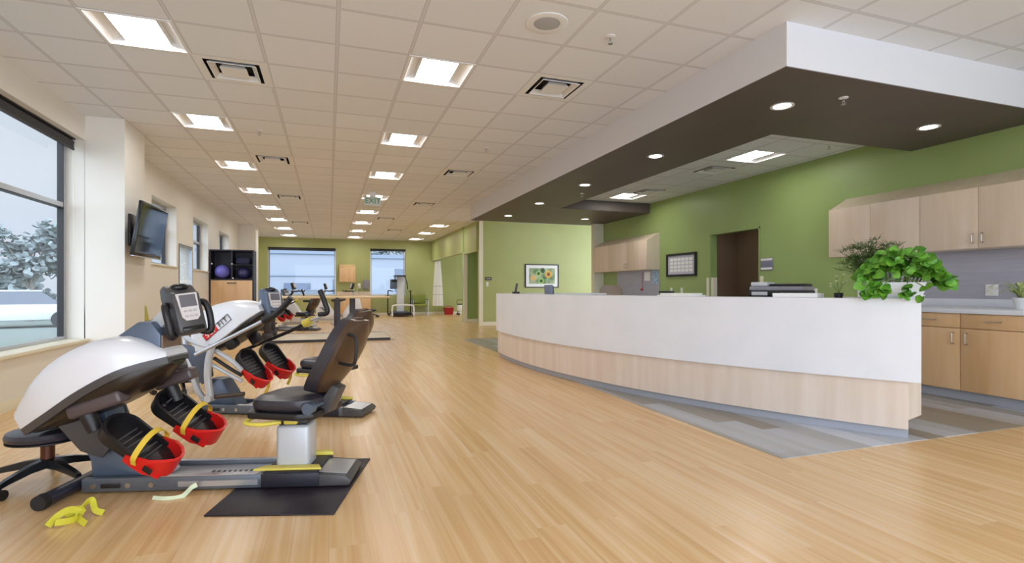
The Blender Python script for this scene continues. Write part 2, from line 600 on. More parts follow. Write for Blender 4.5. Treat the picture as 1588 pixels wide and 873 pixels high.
WA = [(10.2, 11.70), (13.05, 14.52), (15.9, 17.35)]
holes = [(3.4, 7.68, 0.50, 2.895)] + [(a, c, 1.53, 2.67) for a, c in WA] + [(11.88, 12.95, 0.0, 1.985)]
wall_with_holes('wall_left', 'x', XL - 0.25, XL, YF, YB + 0.2, 0, CEIL, holes, M_cream, 'cream window wall on the left')
b = MB(); b.bb(XL - 0.01, -2.36, 7.68, 8.42, 0, CEIL)
struct(b.build('wall_left_column', M_cream, smooth=False), 'cream column between the big window and the small windows')
b = MB(); b.bb(XL - 0.01, -2.25, 19.0, 19.7, 0, CEIL)
struct(b.build('wall_left_far_column', M_cream, smooth=False), 'cream column near the back wall')
W1 = (-2.31, 0.28, 0.85, 2.80); W2 = (1.65, 3.14, 0.85, 2.83)
wall_with_holes('wall_back', 'y', YB, YB + 0.2, XL - 0.25, 9.0, 0, CEIL, [W1, W2], M_olive, 'green back wall with two windows')
wall_with_holes('wall_right', 'x', XR, XR + 0.14, YF, 12.62, 0, CEIL, [(7.10, 8.36, 0, 2.17)], M_green, 'green wall behind the reception desk')
# stub at the end of the green wall, wall with the picture, partition, bulkheads
struct(MB().bb(6.60, XR + 0.14, 12.5, 12.66, 0, SZ - 0.009).build('wall_stub', M_trim, smooth=False), 'cream wall end beside the wall cabinets')
struct(MB().bb(4.33, 9.0, 15.6, 15.75, 0, CEIL).build('wall_picture', M_olive, smooth=False), 'yellow-green wall with the framed picture')
struct(MB().bb(4.25, 9.0, 17.3, 17.45, 0, CEIL).build('wall_partition', M_green, smooth=False), 'green partition beyond the picture wall')
struct(MB().bb(4.25, 4.37, 17.45, YB, 2.33, CEIL).build('wall_alcove_header', M_olive, smooth=False), 'pale green header over the alcove')
struct(MB().bb(4.27, 4.39, 15.75, 17.3, 2.27, CEIL).build('wall_passage_header', M_olive, smooth=False), 'pale green header over the passage')
struct(MB().bb(4.24, 4.38, 17.27, 17.3, 0, 2.33).build('trim_1', M_trim, smooth=False), 'cream edge strip on the partition end')
struct(MB().bb(4.32, 4.44, 15.57, 15.6, 0, CEIL).build('trim_2', M_trim, smooth=False), 'cream edge strip on the picture wall corner')
struct(MB().bb(4.44, 8.9, 15.585, 15.6, 0, 0.11).build('baseboard_picture', M_trim, smooth=False))
struct(MB().bb(4.38, 8.9, 17.285, 17.3, 0, 0.11).build('baseboard_partition', M_trim, smooth=False))
struct(MB().bb(XL, 8.9, YB - 0.015, YB, 0, 0.11).build('baseboard_back', M_trim, smooth=False))
b = MB()
for (a, c) in ((YF, 7.66), (8.43, 11.86), (12.97, 18.99), (19.71, YB - 0.02)):
    b.bb(XL, XL + 0.012, a, c, 0, 0.1)
struct(b.build('baseboard_left', M_trim, smooth=False))

# dropped soffit over the desk

OX, OY0, OY1 = 4.66, 4.64, 10.36
b = MB()
b.bb(3.355, 3.375, 3.195, 12.90, SZ, CEIL)            # left fascia
b.bb(3.375, XR, 3.195, 3.215, SZ, CEIL)               # front fascia
b.bb(3.375, XR, 12.88, 12.90, SZ, CEIL)
struct(b.build('ceiling_soffit_fascia', M_white, smooth=False), 'white fascia of the dropped soffit')
b = MB()
b.bb(3.3555, OX, 3.1955, 12.8995, SZ - 0.008, SZ + 0.02)
b.bb(OX, XR, 3.1955, OY0, SZ - 0.008, SZ + 0.02)
b.bb(OX, XR, OY1, 12.8995, SZ - 0.008, SZ + 0.02)
b.bb(OX - 0.02, OX, OY0, OY1, SZ, 3.06)
b.bb(OX, XR, OY0 - 0.02, OY0, SZ, 3.06)
b.bb(OX, XR, OY1, OY1 + 0.02, SZ, 3.06)
struct(b.build('ceiling_soffit', M_soffit, smooth=False), 'dark brown dropped soffit over the reception desk')
RC = 3.05
RL = [(5.91, 6.19), (5.91, 9.70)]
RV = [(5.93, 7.10), (6.03, 9.09)]
hs = 0.3
b = MB()
cuts = sorted([(y - hs, y + hs, x) for x, y in RL + RV])
cur = OY0
for (a, c, x) in cuts:
    b.quad((OX, cur, RC), (OX, a, RC), (XR, a, RC), (XR, cur, RC))
    b.quad((OX, a, RC), (OX, c, RC), (x - hs, c, RC), (x - hs, a, RC))
    b.quad((x + hs, a, RC), (x + hs, c, RC), (XR, c, RC), (XR, a, RC))
    cur = c
b.quad((OX, cur, RC), (OX, OY1, RC), (XR, OY1, RC), (XR, cur, RC))
struct(b.build('ceiling_recess', M_ceil, smooth=False, recalc=False), 'white tiled ceiling inside the soffit opening')

# corridor seen through the opening in the green wall
b = MB()
b.bb(XR + 0.14, 9.0, 9.2, 9.3, 0, 2.6)
b.bb(8.3, 8.4, 5.4, 9.2, 0, 2.6)
b.bb(XR + 0.14, 8.4, 5.3, 5.4, 0, 2.6)
b.bb(XR + 0.14, 8.4, 5.4, 9.2, 2.6, 2.65)
b.bb(7.75, 8.3, 5.4, 7.75, 0, 2.6)
struct(b.build('wall_corridor', M_brownwall, smooth=False), 'brown corridor walls behind the doorway')
b = MB()
b.bb(XR - 0.006, XR + 0.146, 8.33, 8.36, 0, 2.17); b.bb(XR - 0.006, XR + 0.146, 7.10, 7.13, 0, 2.17); b.bb(XR - 0.006, XR + 0.146, 7.10, 8.36, 2.14, 2.17)
struct(b.build('door_1', M_green, smooth=False), 'green cased opening in the green wall')
for k, y in enumerate((8.40, 8.30, 7.06)):
    o = MB().bb(XR - 0.012 if k != 1 else XR + 0.01, XR if k != 1 else XR + 0.1, y - 0.035, y + 0.035, 0.1, 1.33, 0.003).build('trim_%d' % (3 + k), M_trim, smooth=False)
    struct(o, 'cream corner guard at the doorway')

# ------------------------------------------------------------------ windows
def window(n, axis, p, a0, a1, z0, z1, mull_z=None, mull_a=(), fm=None, depth=0.06):
    fm = fm or M_alu
    def B(bm, u0, u1, v0, v1, d=depth, e=0):
        if axis == 'x': bm.bb(p - d / 2 + e, p + d / 2 + e, u0, u1, v0, v1)
        else: bm.bb(u0, u1, p - d / 2 + e, p + d / 2 + e, v0, v1)
    t = 0.055
    b = MB()
    B(b, a0, a0 + t, z0, z1); B(b, a1 - t, a1, z0, z1); B(b, a0 + t, a1 - t, z0, z0 + t); B(b, a0 + t, a1 - t, z1 - t, z1)
    if mull_z: B(b, a0 + t, a1 - t, mull_z - t / 2, mull_z + t / 2)
    for q in mull_a: B(b, q - t / 2, q + t / 2, z0 + t, z1 - t)
    fr = struct(b.build('window_%d' % n, fm, smooth=False))
    b = MB(); B(b, a0 + t * 0.5, a1 - t * 0.5, z0 + t * 0.5, z1 - t * 0.5, 0.008)
    b.build('pane', M_glass, fr, smooth=False)
    b = MB()
    g = 0.012
    for (u0, u1, v0, v1) in ((a0 + t, a0 + t + g, z0 + t, z1 - t), (a1 - t - g, a1 - t, z0 + t, z1 - t)):
        B(b, u0, u1, v0, v1, depth + 0.004)
    if mull_z:
        B(b, a0 + t, a1 - t, mull_z - t / 2 - g, mull_z - t / 2, depth + 0.004)
    b.build('gasket', M_black, fr, smooth=False)
    return fr
wf = window(1, 'x', XL - 0.22, 3.4, 7.68, 0.50, 2.895, mull_z=2.10, mull_a=(5.5,))
wf['label'] = 'large window on the left wall beside the nearest exercise machine'
b = MB(); b.bb(XL - 0.20, XL + 0.05, 3.4, 7.66, 0.485, 0.52, 0.006)
b.build('sill', M_trim, wf)
for k, (a, c) in enumerate(WA):
    f = window(2 + k, 'x', XL - 0.2, a, c, 1.53, 2.67, mull_z=2.2)
    f['label'] = ['small high window beside the wall television', 'small high window just past the glazed door', 'small high window above the storage cabinet'][k]
    MB().bb(XL - 0.17, XL + 0.03, a - 0.03, c + 0.03, 1.515, 1.535, 0.004).build('sill', M_trim, f)
f = window(5, 'y', YB + 0.14, *W1, mull_a=()); f['label'] = 'wide window on the back wall'
f = window(6, 'y', YB + 0.14, *W2); f['label'] = 'narrow window on the back wall behind the treadmill'

def blind(label, axis, p, a0, a1, z1, drop):
    t = thing('roller_blind', label, 'blind')
    b = MB()
    if axis == 'x':
        b.cyl((p, a0, z1 - 0.05), (p, a1, z1 - 0.05), 0.038)
        b.bb(p - 0.05, p + 0.05, a0, a1, z1 - 0.012, z1)
    else:
        b.cyl((a0, p, z1 - 0.05), (a1, p, z1 - 0.05), 0.038)
        b.bb(a0, a1, p - 0.05, p + 0.05, z1 - 0.012, z1)
    b.build('roller', M_blind, t)
    b = MB()
    if axis == 'x': b.bb(p + 0.036, p + 0.04, a0 + 0.02, a1 - 0.02, z1 - drop, z1 - 0.04)
    else: b.bb(a0 + 0.02, a1 - 0.02, p - 0.04, p - 0.036, z1 - drop, z1 - 0.04)
    b.build('shade', M_blind, t)
    b = MB()
    if axis == 'x': b.bb(p + 0.03, p + 0.046, a0 + 0.02, a1 - 0.02, z1 - drop - 0.025, z1 - drop)
    else: b.bb(a0 + 0.02, a1 - 0.02, p - 0.046, p - 0.03, z1 - drop - 0.025, z1 - drop)
    b.build('bottom_bar', M_black, t)
    return t
tb = blind('dark rolled-up blind above the large left window', 'x', XL - 0.13, 3.45, 7.64, 2.895, 0.12)
MB().tube([(XL - 0.10, 7.62, 2.85), (XL - 0.095, 7.62, 2.2), (XL - 0.09, 7.63, 1.55)], 0.004, 6).build('cord', M_trim, tb)
blind('dark rolled-up blind at the top of the wide back window', 'y', YB + 0.05, W1[0] + 0.01, W1[1] - 0.01, W1[3], 0.1)
blind('dark rolled-up blind at the top of the narrow back window', 'y', YB + 0.05, W2[0] + 0.01, W2[1] - 0.01, W2[3], 0.08)

# ------------------------------------------------------------------ ceiling fittings
def make_troffer(label, loc, group):
    t = thing('ceiling_light', label, 'ceiling light', loc, 0, group)
    h = TS / 2
    b = MB()
    fr = 0.022
    b.bb(-h, h, -h, -h + fr, -0.006, 0.012); b.bb(-h, h, h - fr, h, -0.006, 0.012)
    b.bb(-h, -h + fr, -h + fr, h - fr, -0.006, 0.012); b.bb(h - fr, h, -h + fr, h - fr, -0.006, 0.012)
    b.build('frame', M_ceilmetal, t, smooth=False)
    b = MB()
    i = h - fr
    b.quad((-i, -i, 0.01), (-i, i, 0.01), (-0.17, i, 0.085), (-0.17, -i, 0.085))
    b.quad((i, -i, 0.01), (0.17, -i, 0.085), (0.17, i, 0.085), (i, i, 0.01))
    b.quad((-0.17, -i, 0.085), (-0.17, i, 0.085), (0.17, i, 0.085), (0.17, -i, 0.085))
    b.quad((-i, i, 0.01), (i, i, 0.01), (0.17, i, 0.085), (-0.17, i, 0.085))
    b.quad((-i, -i, 0.01), (-0.17, -i, 0.085), (0.17, -i, 0.085), (i, -i, 0.01))
    b.build('reflector', M_trofside, t, smooth=False, recalc=False)
    b = MB()
    rs = []
    for k in range(9):
        a = -1 + 2 * k / 8
        x = a * 0.165; z = 0.078 - 0.05 * math.sqrt(max(0, 1 - a * a)) 
        rs.append([(x, -i + 0.005, z), (x, i - 0.005, z)])
    V = [[b.bm.verts.new(p) for p in r] for r in rs]
    for k in range(8):
        b.bm.faces.new((V[k][0], V[k][1], V[k + 1][1], V[k + 1][0]))
    b.build('diffuser', M_lens, t, recalc=False)
    for s in (-1, 1):
        MB().bb(s * 0.172 - 0.005, s * 0.172 + 0.005, -i + 0.002, i - 0.002, 0.03, 0.085).build('divider', M_ceilmetal, t, smooth=False)
    return t
tr0 = None
ordinal = ['nearest', 'second', 'third', 'fourth', 'fifth', 'sixth', 'seventh', 'farthest']
cnt = {-3: 0, 1: 0, 5: 0}
side = {-3: 'in the window-side row', 1: 'in the middle row', 5: 'in the short row by the alcove header'}
for (i, j) in LIGHTS:
    k = cnt[i]; cnt[i] += 1
    od = ordinal[k] if i != 5 else ['nearest', 'middle', 'farthest'][k]
    lab = '%s square recessed ceiling light %s' % (od, side[i])
    loc = (TX + (i + 0.5) * TS, TY + (j + 0.5) * TS, CEIL)
    if tr0 is None:
        tr0 = make_troffer(lab, loc, 'square recessed ceiling lights')
    else:
        dup(tr0, loc, 0, lab)
dup(tr0, (RL[0][0], RL[0][1], RC), 0, 'nearer square light inside the soffit opening over the desk')
dup(tr0, (RL[1][0], RL[1][1], RC), 0, 'farther square light inside the soffit opening over the desk')

def make_vent(label, loc, group):
    t = thing('ceiling_vent', label, 'air vent', loc, 0, group)
    h = TS / 2
    def ring(b, a0, z0, a1, z1):
        for q in range(4):
            m = Matrix.Rotation(q * PI / 2, 4, 'Z')
            P = [(-a0, -a0, z0), (a0, -a0, z0), (a1, -a1, z1), (-a1, -a1, z1)]
            b.quad(*[m @ Vector(p) for p in P])
    b = MB()
    ring(b, h, 0.0, 0.235, 0.0)
    ring(b, h, 0.0, h, 0.01)
    b.build('plate', M_ceilmetal, t, smooth=False, recalc=False)
    b = MB()
    ring(b, 0.235, 0.0, 0.26, 0.09)
    b.quad((-0.26, -0.26, 0.09), (-0.26, 0.26, 0.09), (0.26, 0.26, 0.09), (0.26, -0.26, 0.09))
    b.build('throat', [M_dark, M_ceilmetal], t, smooth=False, recalc=False)
    b = MB()
    ring(b, 0.20, -0.012, 0.155, 0.03); ring(b, 0.20, -0.012, 0.205, -0.008); ring(b, 0.205, -0.008, 0.16, 0.034)
    b.build('louvre', M_ceilmetal, t, smooth=False, recalc=False)
    b = MB()
    b.quad((-0.115, -0.115, -0.012), (-0.115, 0.115, -0.012), (0.115, 0.115, -0.012), (0.115, -0.115, -0.012))
    ring(b, 0.115, -0.012, 0.09, 0.03)
    b.build('centre_plate', M_ceilmetal, t, smooth=False, recalc=False)
    return t
vlab = {(-2, 2): 'nearest square air vent on the window side of the ceiling', (-2, 8): 'second air vent along the window-side ceiling lights',
        (-2, 14): 'third air vent along the window-side ceiling lights', (-2, 22): 'farthest air vent along the window-side ceiling lights',
        (3, 1): 'nearest square air vent by the white soffit fascia', (3, 8): 'second air vent beside the soffit, right of the middle light row',
        (3, 14): 'third air vent beside the soffit, right of the middle light row', (2, 19): 'small far air vent close to the middle light row',
        (3, 24): 'farthest air vent right of the middle light row'}
v0 = None
for ij in VENTS:
    loc = (TX + (ij[0] + 0.5) * TS, TY + (ij[1] + 0.5) * TS, CEIL)
    if v0 is None: v0 = make_vent(vlab[ij], loc, 'square ceiling air vents')
    else: dup(v0, loc, 0, vlab[ij])
dup(v0, (RV[0][0], RV[0][1], RC), 0, 'nearer air vent inside the soffit opening beside the light')
dup(v0, (RV[1][0], RV[1][1], RC), 0, 'farther air vent inside the soffit opening beside the light')

def make_downlight(label, loc, group):
    t = thing('downlight', label, 'downlight', loc, 0, group)
    b = MB(); b.lathe([(0.075, 0.0), (0.105, 0.0), (0.105, -0.006), (0.098, -0.009), (0.078, -0.004)], seg=28, hollow=True); b.build('trim_ring', M_ceilmetal, t)
    b = MB(); b.lathe([(0.001, -0.003), (0.078, -0.003), (0.078, -0.001), (0.001, -0.001)], seg=28); b.build('lamp', M_down, t)
    return t
dl = [(4.03, 3.89, 'nearest round downlight in the soffit, on its left arm'), (4.0, 5.89, 'second round downlight along the left arm of the soffit'),
      (4.0, 7.9, 'third round downlight along the left arm of the soffit'), (4.0, 9.9, 'fourth round downlight along the left arm of the soffit'),
      (3.98, 11.8, 'farthest round downlight along the left arm of the soffit'), (5.95, 11.75, 'round downlight on the far arm of the soffit by the picture wall'),
      (6.03, 3.89, 'round downlight on the near arm of the soffit at right')]
d0 = None
for x, y, lab in dl:
    if d0 is None: d0 = make_downlight(lab, (x, y, SZ - 0.008), 'soffit downlights')
    else: dup(d0, (x, y, SZ - 0.008), 0, lab)

dup(d0, (7.35, 8.5, 2.60), 0, 'unseen round downlight added to brighten the brown corridor behind the doorway')  # unseen lamp, added to lift the dark doorway

def make_sprinkler(label, loc, group):
    t = thing('fire_sprinkler', label, 'sprinkler', loc, 0, group)
    MB().lathe([(0.001, 0), (0.04, 0), (0.04, -0.006), (0.02, -0.012), (0.001, -0.012)], seg=16).build('escutcheon', M_ceilmetal, t)
    b = MB(); b.cyl((0, 0, -0.01), (0, 0, -0.035), 0.008)
    b.tube([(0.008, 0, -0.03), (0.018, 0, -0.045), (0.004, 0, -0.062)], 0.003, 6); b.tube([(-0.008, 0, -0.03), (-0.018, 0, -0.045), (-0.004, 0, -0.062)], 0.003, 6)
    b.build('frame', M_chrome, t)
    b = MB(); b.cyl((0, 0, -0.06), (0, 0, -0.064), 0.02); b.build('deflector', M_chrome, t)
    return t
sp = [(2.19, 3.86, CEIL, 'fire sprinkler on the ceiling right of the round speaker'), (-0.86, 7.65, CEIL, 'fire sprinkler on the ceiling between the window-side light rows'),
      (2.19, 7.5, CEIL, 'fire sprinkler on the ceiling left of the soffit, mid room'), (4.375, 3.54, SZ - 0.008, 'fire sprinkler on the brown soffit between two downlights'),
      (4.3, 8.6, SZ - 0.008, 'small fire sprinkler along the left arm of the soffit'), (6.35, 5.35, RC, 'fire sprinkler inside the soffit opening')]
s0 = None
for x, y, z, lab in sp:
    if s0 is None: s0 = make_sprinkler(lab, (x, y, z), 'fire sprinklers')
    else: dup(s0, (x, y, z), 0, lab)

t = thing('ceiling_speaker', 'round grey speaker grille on the near ceiling', 'speaker', (1.61, 3.83, CEIL))
MB().lathe([(0.1, 0.0), (0.165, 0.0), (0.165, -0.006), (0.155, -0.01), (0.105, -0.008)], seg=40, hollow=True).build('rim', M_ceilmetal, t)
M_grille = mat('speaker_grille', '#B4B4B4', 0.6, bump=(400, 0.6))
MB().lathe([(0.001, -0.016), (0.05, -0.014), (0.108, -0.006), (0.108, -0.001), (0.001, -0.001)], seg=40).build('grille', M_grille, t)

t = thing('exit_sign', 'hanging white sign with green EXIT letters under the ceiling', 'exit sign', (0.89, 11.75, 0))
MB().bb(-0.17, 0.17, -0.02, 0.02, 2.90, 3.09, 0.005).build('face', M_exitface, t)
MB().bb(-0.06, 0.06, -0.03, 0.03, 3.09, 3.189).build('canopy', M_ceilmetal, t)
text_part('lettering', 'EXIT', 0.16, M_exitgreen, t, Matrix.Translation((0, -0.021, 2.995)) @ Matrix.Rotation(PI / 2, 4, 'X'), 0.002)

# ------------------------------------------------------------------ reception desk
CXc, CYc, RAD = 10.86, 7.4, 8.3
def desk_path():
    P = []
    a0 = math.atan2(2.66 - CYc, -(math.sqrt(RAD ** 2 - (2.66 - CYc) ** 2)))
    a1 = math.atan2(8.35 - CYc, -(math.sqrt(RAD ** 2 - (8.35 - CYc) ** 2)))
    a0 = a0 % (2 * PI); a1 = a1 % (2 * PI)
    n = 44
    for k in [0, 0.55] + list(range(1, n + 1)):
        a = a0 + (a1 - a0) * k / n
        P.append((CXc + RAD * math.cos(a), CYc + RAD * math.sin(a), math.atan2(-math.sin(a), -math.cos(a))))
    x, y, nd = P[-1]
    rr = 0.55
    cx, cy = x + rr * math.cos(nd), y + rr * math.sin(nd)
    s = nd + PI
    for k in range(1, 13):
        a = s - R(95) * k / 12
        P.append((cx + rr * math.cos(a), cy + rr * math.sin(a), a + PI))
    x, y, nd = P[-1]
    tx, ty = -math.sin(nd), math.cos(nd)
    for k in range(1, 5):
        P.append((x + tx * 0.35 * k, y + ty * 0.35 * k, nd))
    return P
DP = desk_path()
def sweep(d0, d1, z0, z1, i0=0, i1=None, bevel=0, skip_m=0):
    b = MB()
    pts = DP[i0:i1]
    rs = []
    for (x, y, n) in pts:
        c, s = math.cos(n), math.sin(n)
        rs.append([(x + c * d0, y + s * d0, z0), (x + c * d1, y + s * d1, z0), (x + c * d1, y + s * d1, z1), (x + c * d0, y + s * d0, z1)])
    b.rings(rs)
    return b
desk = thing('reception_desk', 'long curved white reception desk on a pale maple base', 'reception desk')
sweep(0.0, 0.04, 0.43, 1.015).build('front_panel', M_desk, desk)
sweep(-0.002, 0.35, 1.015, 1.04).build('counter_top', M_desk, desk)
NB = len(DP)
sweep(0.03, 0.06, 0.075, 0.43, 1, NB - 1).build('base_panel', M_maple, desk)
b = sweep(0.04, 0.35, 0.43, 0.46, 1, NB - 1); b.build('underframe', M_maple, desk)
sweep(0.30, 0.34, 0.075, 1.015, 1, NB - 1).build('rear_panel', M_maple, desk)
x, y, n = DP[1]
b = MB()
c, s = math.cos(n), math.sin(n)
tx, ty = -s, c
P = [(x + c * 0.061, y + s * 0.061), (x + c * 0.32 - 0.08 * tx, y + s * 0.32 - 0.08 * ty), (x + c * 0.32 - 0.06 * tx, y + s * 0.32 - 0.06 * ty), (x + c * 0.061 + 0.02 * tx, y + s * 0.061 + 0.02 * ty)]
b.prism(P, 0.14, 0.43, 'z'); b.build('end_panel', M_maple, desk, smooth=False)
sweep(0.065, 0.095, 0.0045, 0.075, 1, NB - 1).build('toe_kick', M_toe, desk)
wtop = sweep(0.345, 1.05, 0.72, 0.75, 6, 40); wtop.build('worktop', M_desk, desk)
b = MB()
for k in (7, 18, 30, 38):
    x, y, n = DP[k]; c, s = math.cos(n), math.sin(n)
    m = Matrix.Translation((x + c * 0.69, y + s * 0.69, 0.362)) @ Matrix.Rotation(n, 4, 'Z')
    b2 = bmesh.new(); bmesh.ops.create_cube(b2, size=1)
    for v in b2.verts: v.co = Vector((v.co.x * 0.64, v.co.y * 0.03, v.co.z * 0.715))
    b.merge(b2, m)
b.build('support_panel', M_maple, desk, smooth=False)
def on_desk(k, d):
    """point at fractional path index k, distance d inward"""
    i = int(k); f = k - i
    a, c = DP[i], DP[min(i + 1, len(DP) - 1)]
    x = a[0] + (c[0] - a[0]) * f; y = a[1] + (c[1] - a[1]) * f; n = a[2]
    return (x + math.cos(n) * d, y + math.sin(n) * d, n)

# ------------------------------------------------------------------ cabinets
def pull(parent, p, vertical, face='x-', length=0.1):
    b = MB()
    L = length / 2
    if face == 'x-':
        d = Vector((-1, 0, 0)); a = Vector((0, 0, 1)) if vertical else Vector((0, 1, 0))
    else:
        d = Vector((0, -1, 0)); a = Vector((0, 0, 1)) if vertical else Vector((1, 0, 0))
    p = Vector(p)
    b.tube([p - a * L, p - a * L + d * 0.028, p - a * L * 0.5 + d * 0.032, p + a * L * 0.5 + d * 0.032, p + a * L + d * 0.028, p + a * L], 0.005, 8, 3)
    return b.build('handle', M_chrome, parent)

def wall_cabinet(label, y0, y1, xf, z0, zf, zr, doors, hands, group):
    """sloped-top wall cabinet on the right wall; front at xf, back at XR"""
    t = thing('wall_cabinet', label, 'wall cabinet', (0, 0, 0), 0, group)
    b = MB()
    b.prism([(xf + 0.02, z0), (XR - 0.002, z0), (XR - 0.002, zr), (xf + 0.02, zf)], y0, y1, 'y')
    b.build('carcass', M_maple3, t, smooth=False)
    for k in range(len(doors) - 1):
        a, c = doors[k], doors[k + 1]
        d = MB().bb(xf, xf + 0.019, a + 0.002, c - 0.002, z0 + 0.003, zf - 0.004, 0.002).build('door', M_maple3, t)
        h = hands[k]
        if h: pull(d, (xf, (a + 0.045) if h < 0 else (c - 0.045), z0 + 0.11), True, 'x-', 0.095)
    return t
XW = 6.54
wall_cabinet('pale maple wall cabinet with sloped top and two pulls, upper right above grey backsplash', 3.13, 4.317, XW, 1.545, 2.20, 2.375, [3.13, 3.725, 4.317], [1, -1], 'pale maple wall cabinets on the right')
wall_cabinet('pale maple wall cabinet cut off by the right edge of the picture', 1.94, 3.128, XW, 1.545, 2.20, 2.375, [1.94, 2.535, 3.128], [1, -1], 'pale maple wall cabinets on the right')
wall_cabinet('pale maple wall cabinet behind the tall grassy plant', 4.319, 5.515, XW, 1.545, 2.20, 2.375, [4.319, 4.917, 5.515], [1, -1], 'pale maple wall cabinets on the right')
wall_cabinet('sloped-top maple wall cabinet left of the framed calendar', 9.97, 12.48, XW, 1.54, 2.19, 2.36, [9.97, 10.8, 11.63, 12.48], [1, -1, 0], None)

XB = 5.93
def base_cab(label, y0, y1, doors, hands, group, m):
    t = thing('base_cabinet', label, 'base cabinet', (0, 0, 0), 0, group)
    MB().bb(XB + 0.02, XR - 0.003, y0, y1, 0.10, 0.868).build('carcass', m, t, smooth=False)
    MB().bb(XB + 0.06, XB + 0.08, y0, y1, 0.0045, 0.10).build('toe_kick', M_toe, t, smooth=False)
    for k in range(len(doors) - 1):
        a, c = doors[k], doors[k + 1]
        d = MB().bb(XB, XB + 0.019, a + 0.003, c - 0.003, 0.725, 0.864, 0.002).build('drawer', m, t)
        pull(d, (XB, (a + c) / 2, 0.80), False, 'x-', 0.12)
        d = MB().bb(XB, XB + 0.019, a + 0.003, c - 0.003, 0.105, 0.717, 0.002).build('door', m, t)
        h = hands[k]
        pull(d, (XB, (a + 0.06) if h < 0 else (c - 0.06), 0.62), True, 'x-', 0.11)
    return t
base_cab('honey maple base cabinet with two doors and two drawers right of the desk', 2.97, 4.094, [2.97, 3.532, 4.094], [1, -1], 'honey maple base cabinets', M_maple2)
base_cab('honey maple base cabinet at the right edge of the picture', 1.84, 2.967, [1.84, 2.405, 2.967], [1, -1], 'honey maple base cabinets', M_maple2)
base_cab('maple base cabinet hidden low behind the right end of the reception desk', 4.097, 5.6, [4.097, 4.85, 5.6], [1, -1], 'honey maple base cabinets', M_maple2)
t = thing('countertop', 'white countertop over the honey maple base cabinets', 'countertop')
MB().bb(XB - 0.03, XR - 0.003, 1.8, 5.6, 0.869, 0.914, 0.004).build('slab', M_desk, t)
MB().bb(XR - 0.025, XR - 0.003, 1.8, 5.6, 0.914, 1.0, 0.003).build('upstand', M_desk, t)
tag(MB().bb(XR - 0.012, XR - 0.002, 1.8, 5.33, 1.0, 1.543).build('backsplash', M_splash, smooth=False), 'grey backsplash panel between white counter and right wall cabinets', 'backsplash')
# left run
t = thing('base_cabinet', 'maple base cabinet under the wall cabinet by the calendar', 'base cabinet')
MB().bb(6.28, XR - 0.003, 9.97, 12.48, 0.10, 0.868).build('carcass', M_maple3, t, smooth=False)
for a in (9.97, 10.8, 11.63):
    MB().bb(6.26, 6.279, a + 0.003, a + 0.82, 0.105, 0.86, 0.002).build('door', M_maple3, t)
MB().bb(6.32, 6.34, 9.97, 12.48, 0.0045, 0.10).build('toe_kick', M_toe, t, smooth=False)
t = thing('countertop', 'pale countertop in the corner left of the calendar', 'countertop')
MB().bb(6.23, XR - 0.003, 9.95, 12.48, 0.869, 0.914, 0.004).build('slab', M_desk, t)
tag(MB().bb(XR - 0.012, XR - 0.002, 9.98, 11.78, 0.914, 1.538).build('backsplash', M_splash, smooth=False), 'grey backsplash panel under the far wall cabinet', 'backsplash')
tag(MB().bb(XR - 0.018, XR - 0.0125, 10.33, 10.55, 1.30, 1.50).build('notice', M_paper, smooth=False), 'white paper notice pinned on the far backsplash', 'notice')
tag(MB().bb(XR - 0.018, XR - 0.0125, 10.02, 10.22, 1.22, 1.53).build('poster', M_blueposter, smooth=False), 'small blue poster on the far backsplash end', 'poster')
b = MB(); b.tube([(XR - 0.02, 10.62, 1.5), (XR - 0.022, 10.63, 1.3), (XR - 0.022, 10.62, 1.13)], 0.004, 6); b.ball((XR - 0.045, 10.62, 1.10), 0.03)
tag(b.build('lanyard', M_red2), 'red lanyard hanging on the far backsplash', 'lanyard')

# framed teal picture on the right backsplash end
t = thing('framed_picture', 'white framed blue and teal picture behind the desk plants', 'picture')
MB().bb(XR - 0.035, XR - 0.013, 4.90, 5.33, 1.003, 1.52, 0.004).build('frame', M_paper, t)
MB().bb(XR - 0.037, XR - 0.034, 4.93, 5.28, 1.22, 1.49).build('print', M_tealposter, t, smooth=False)

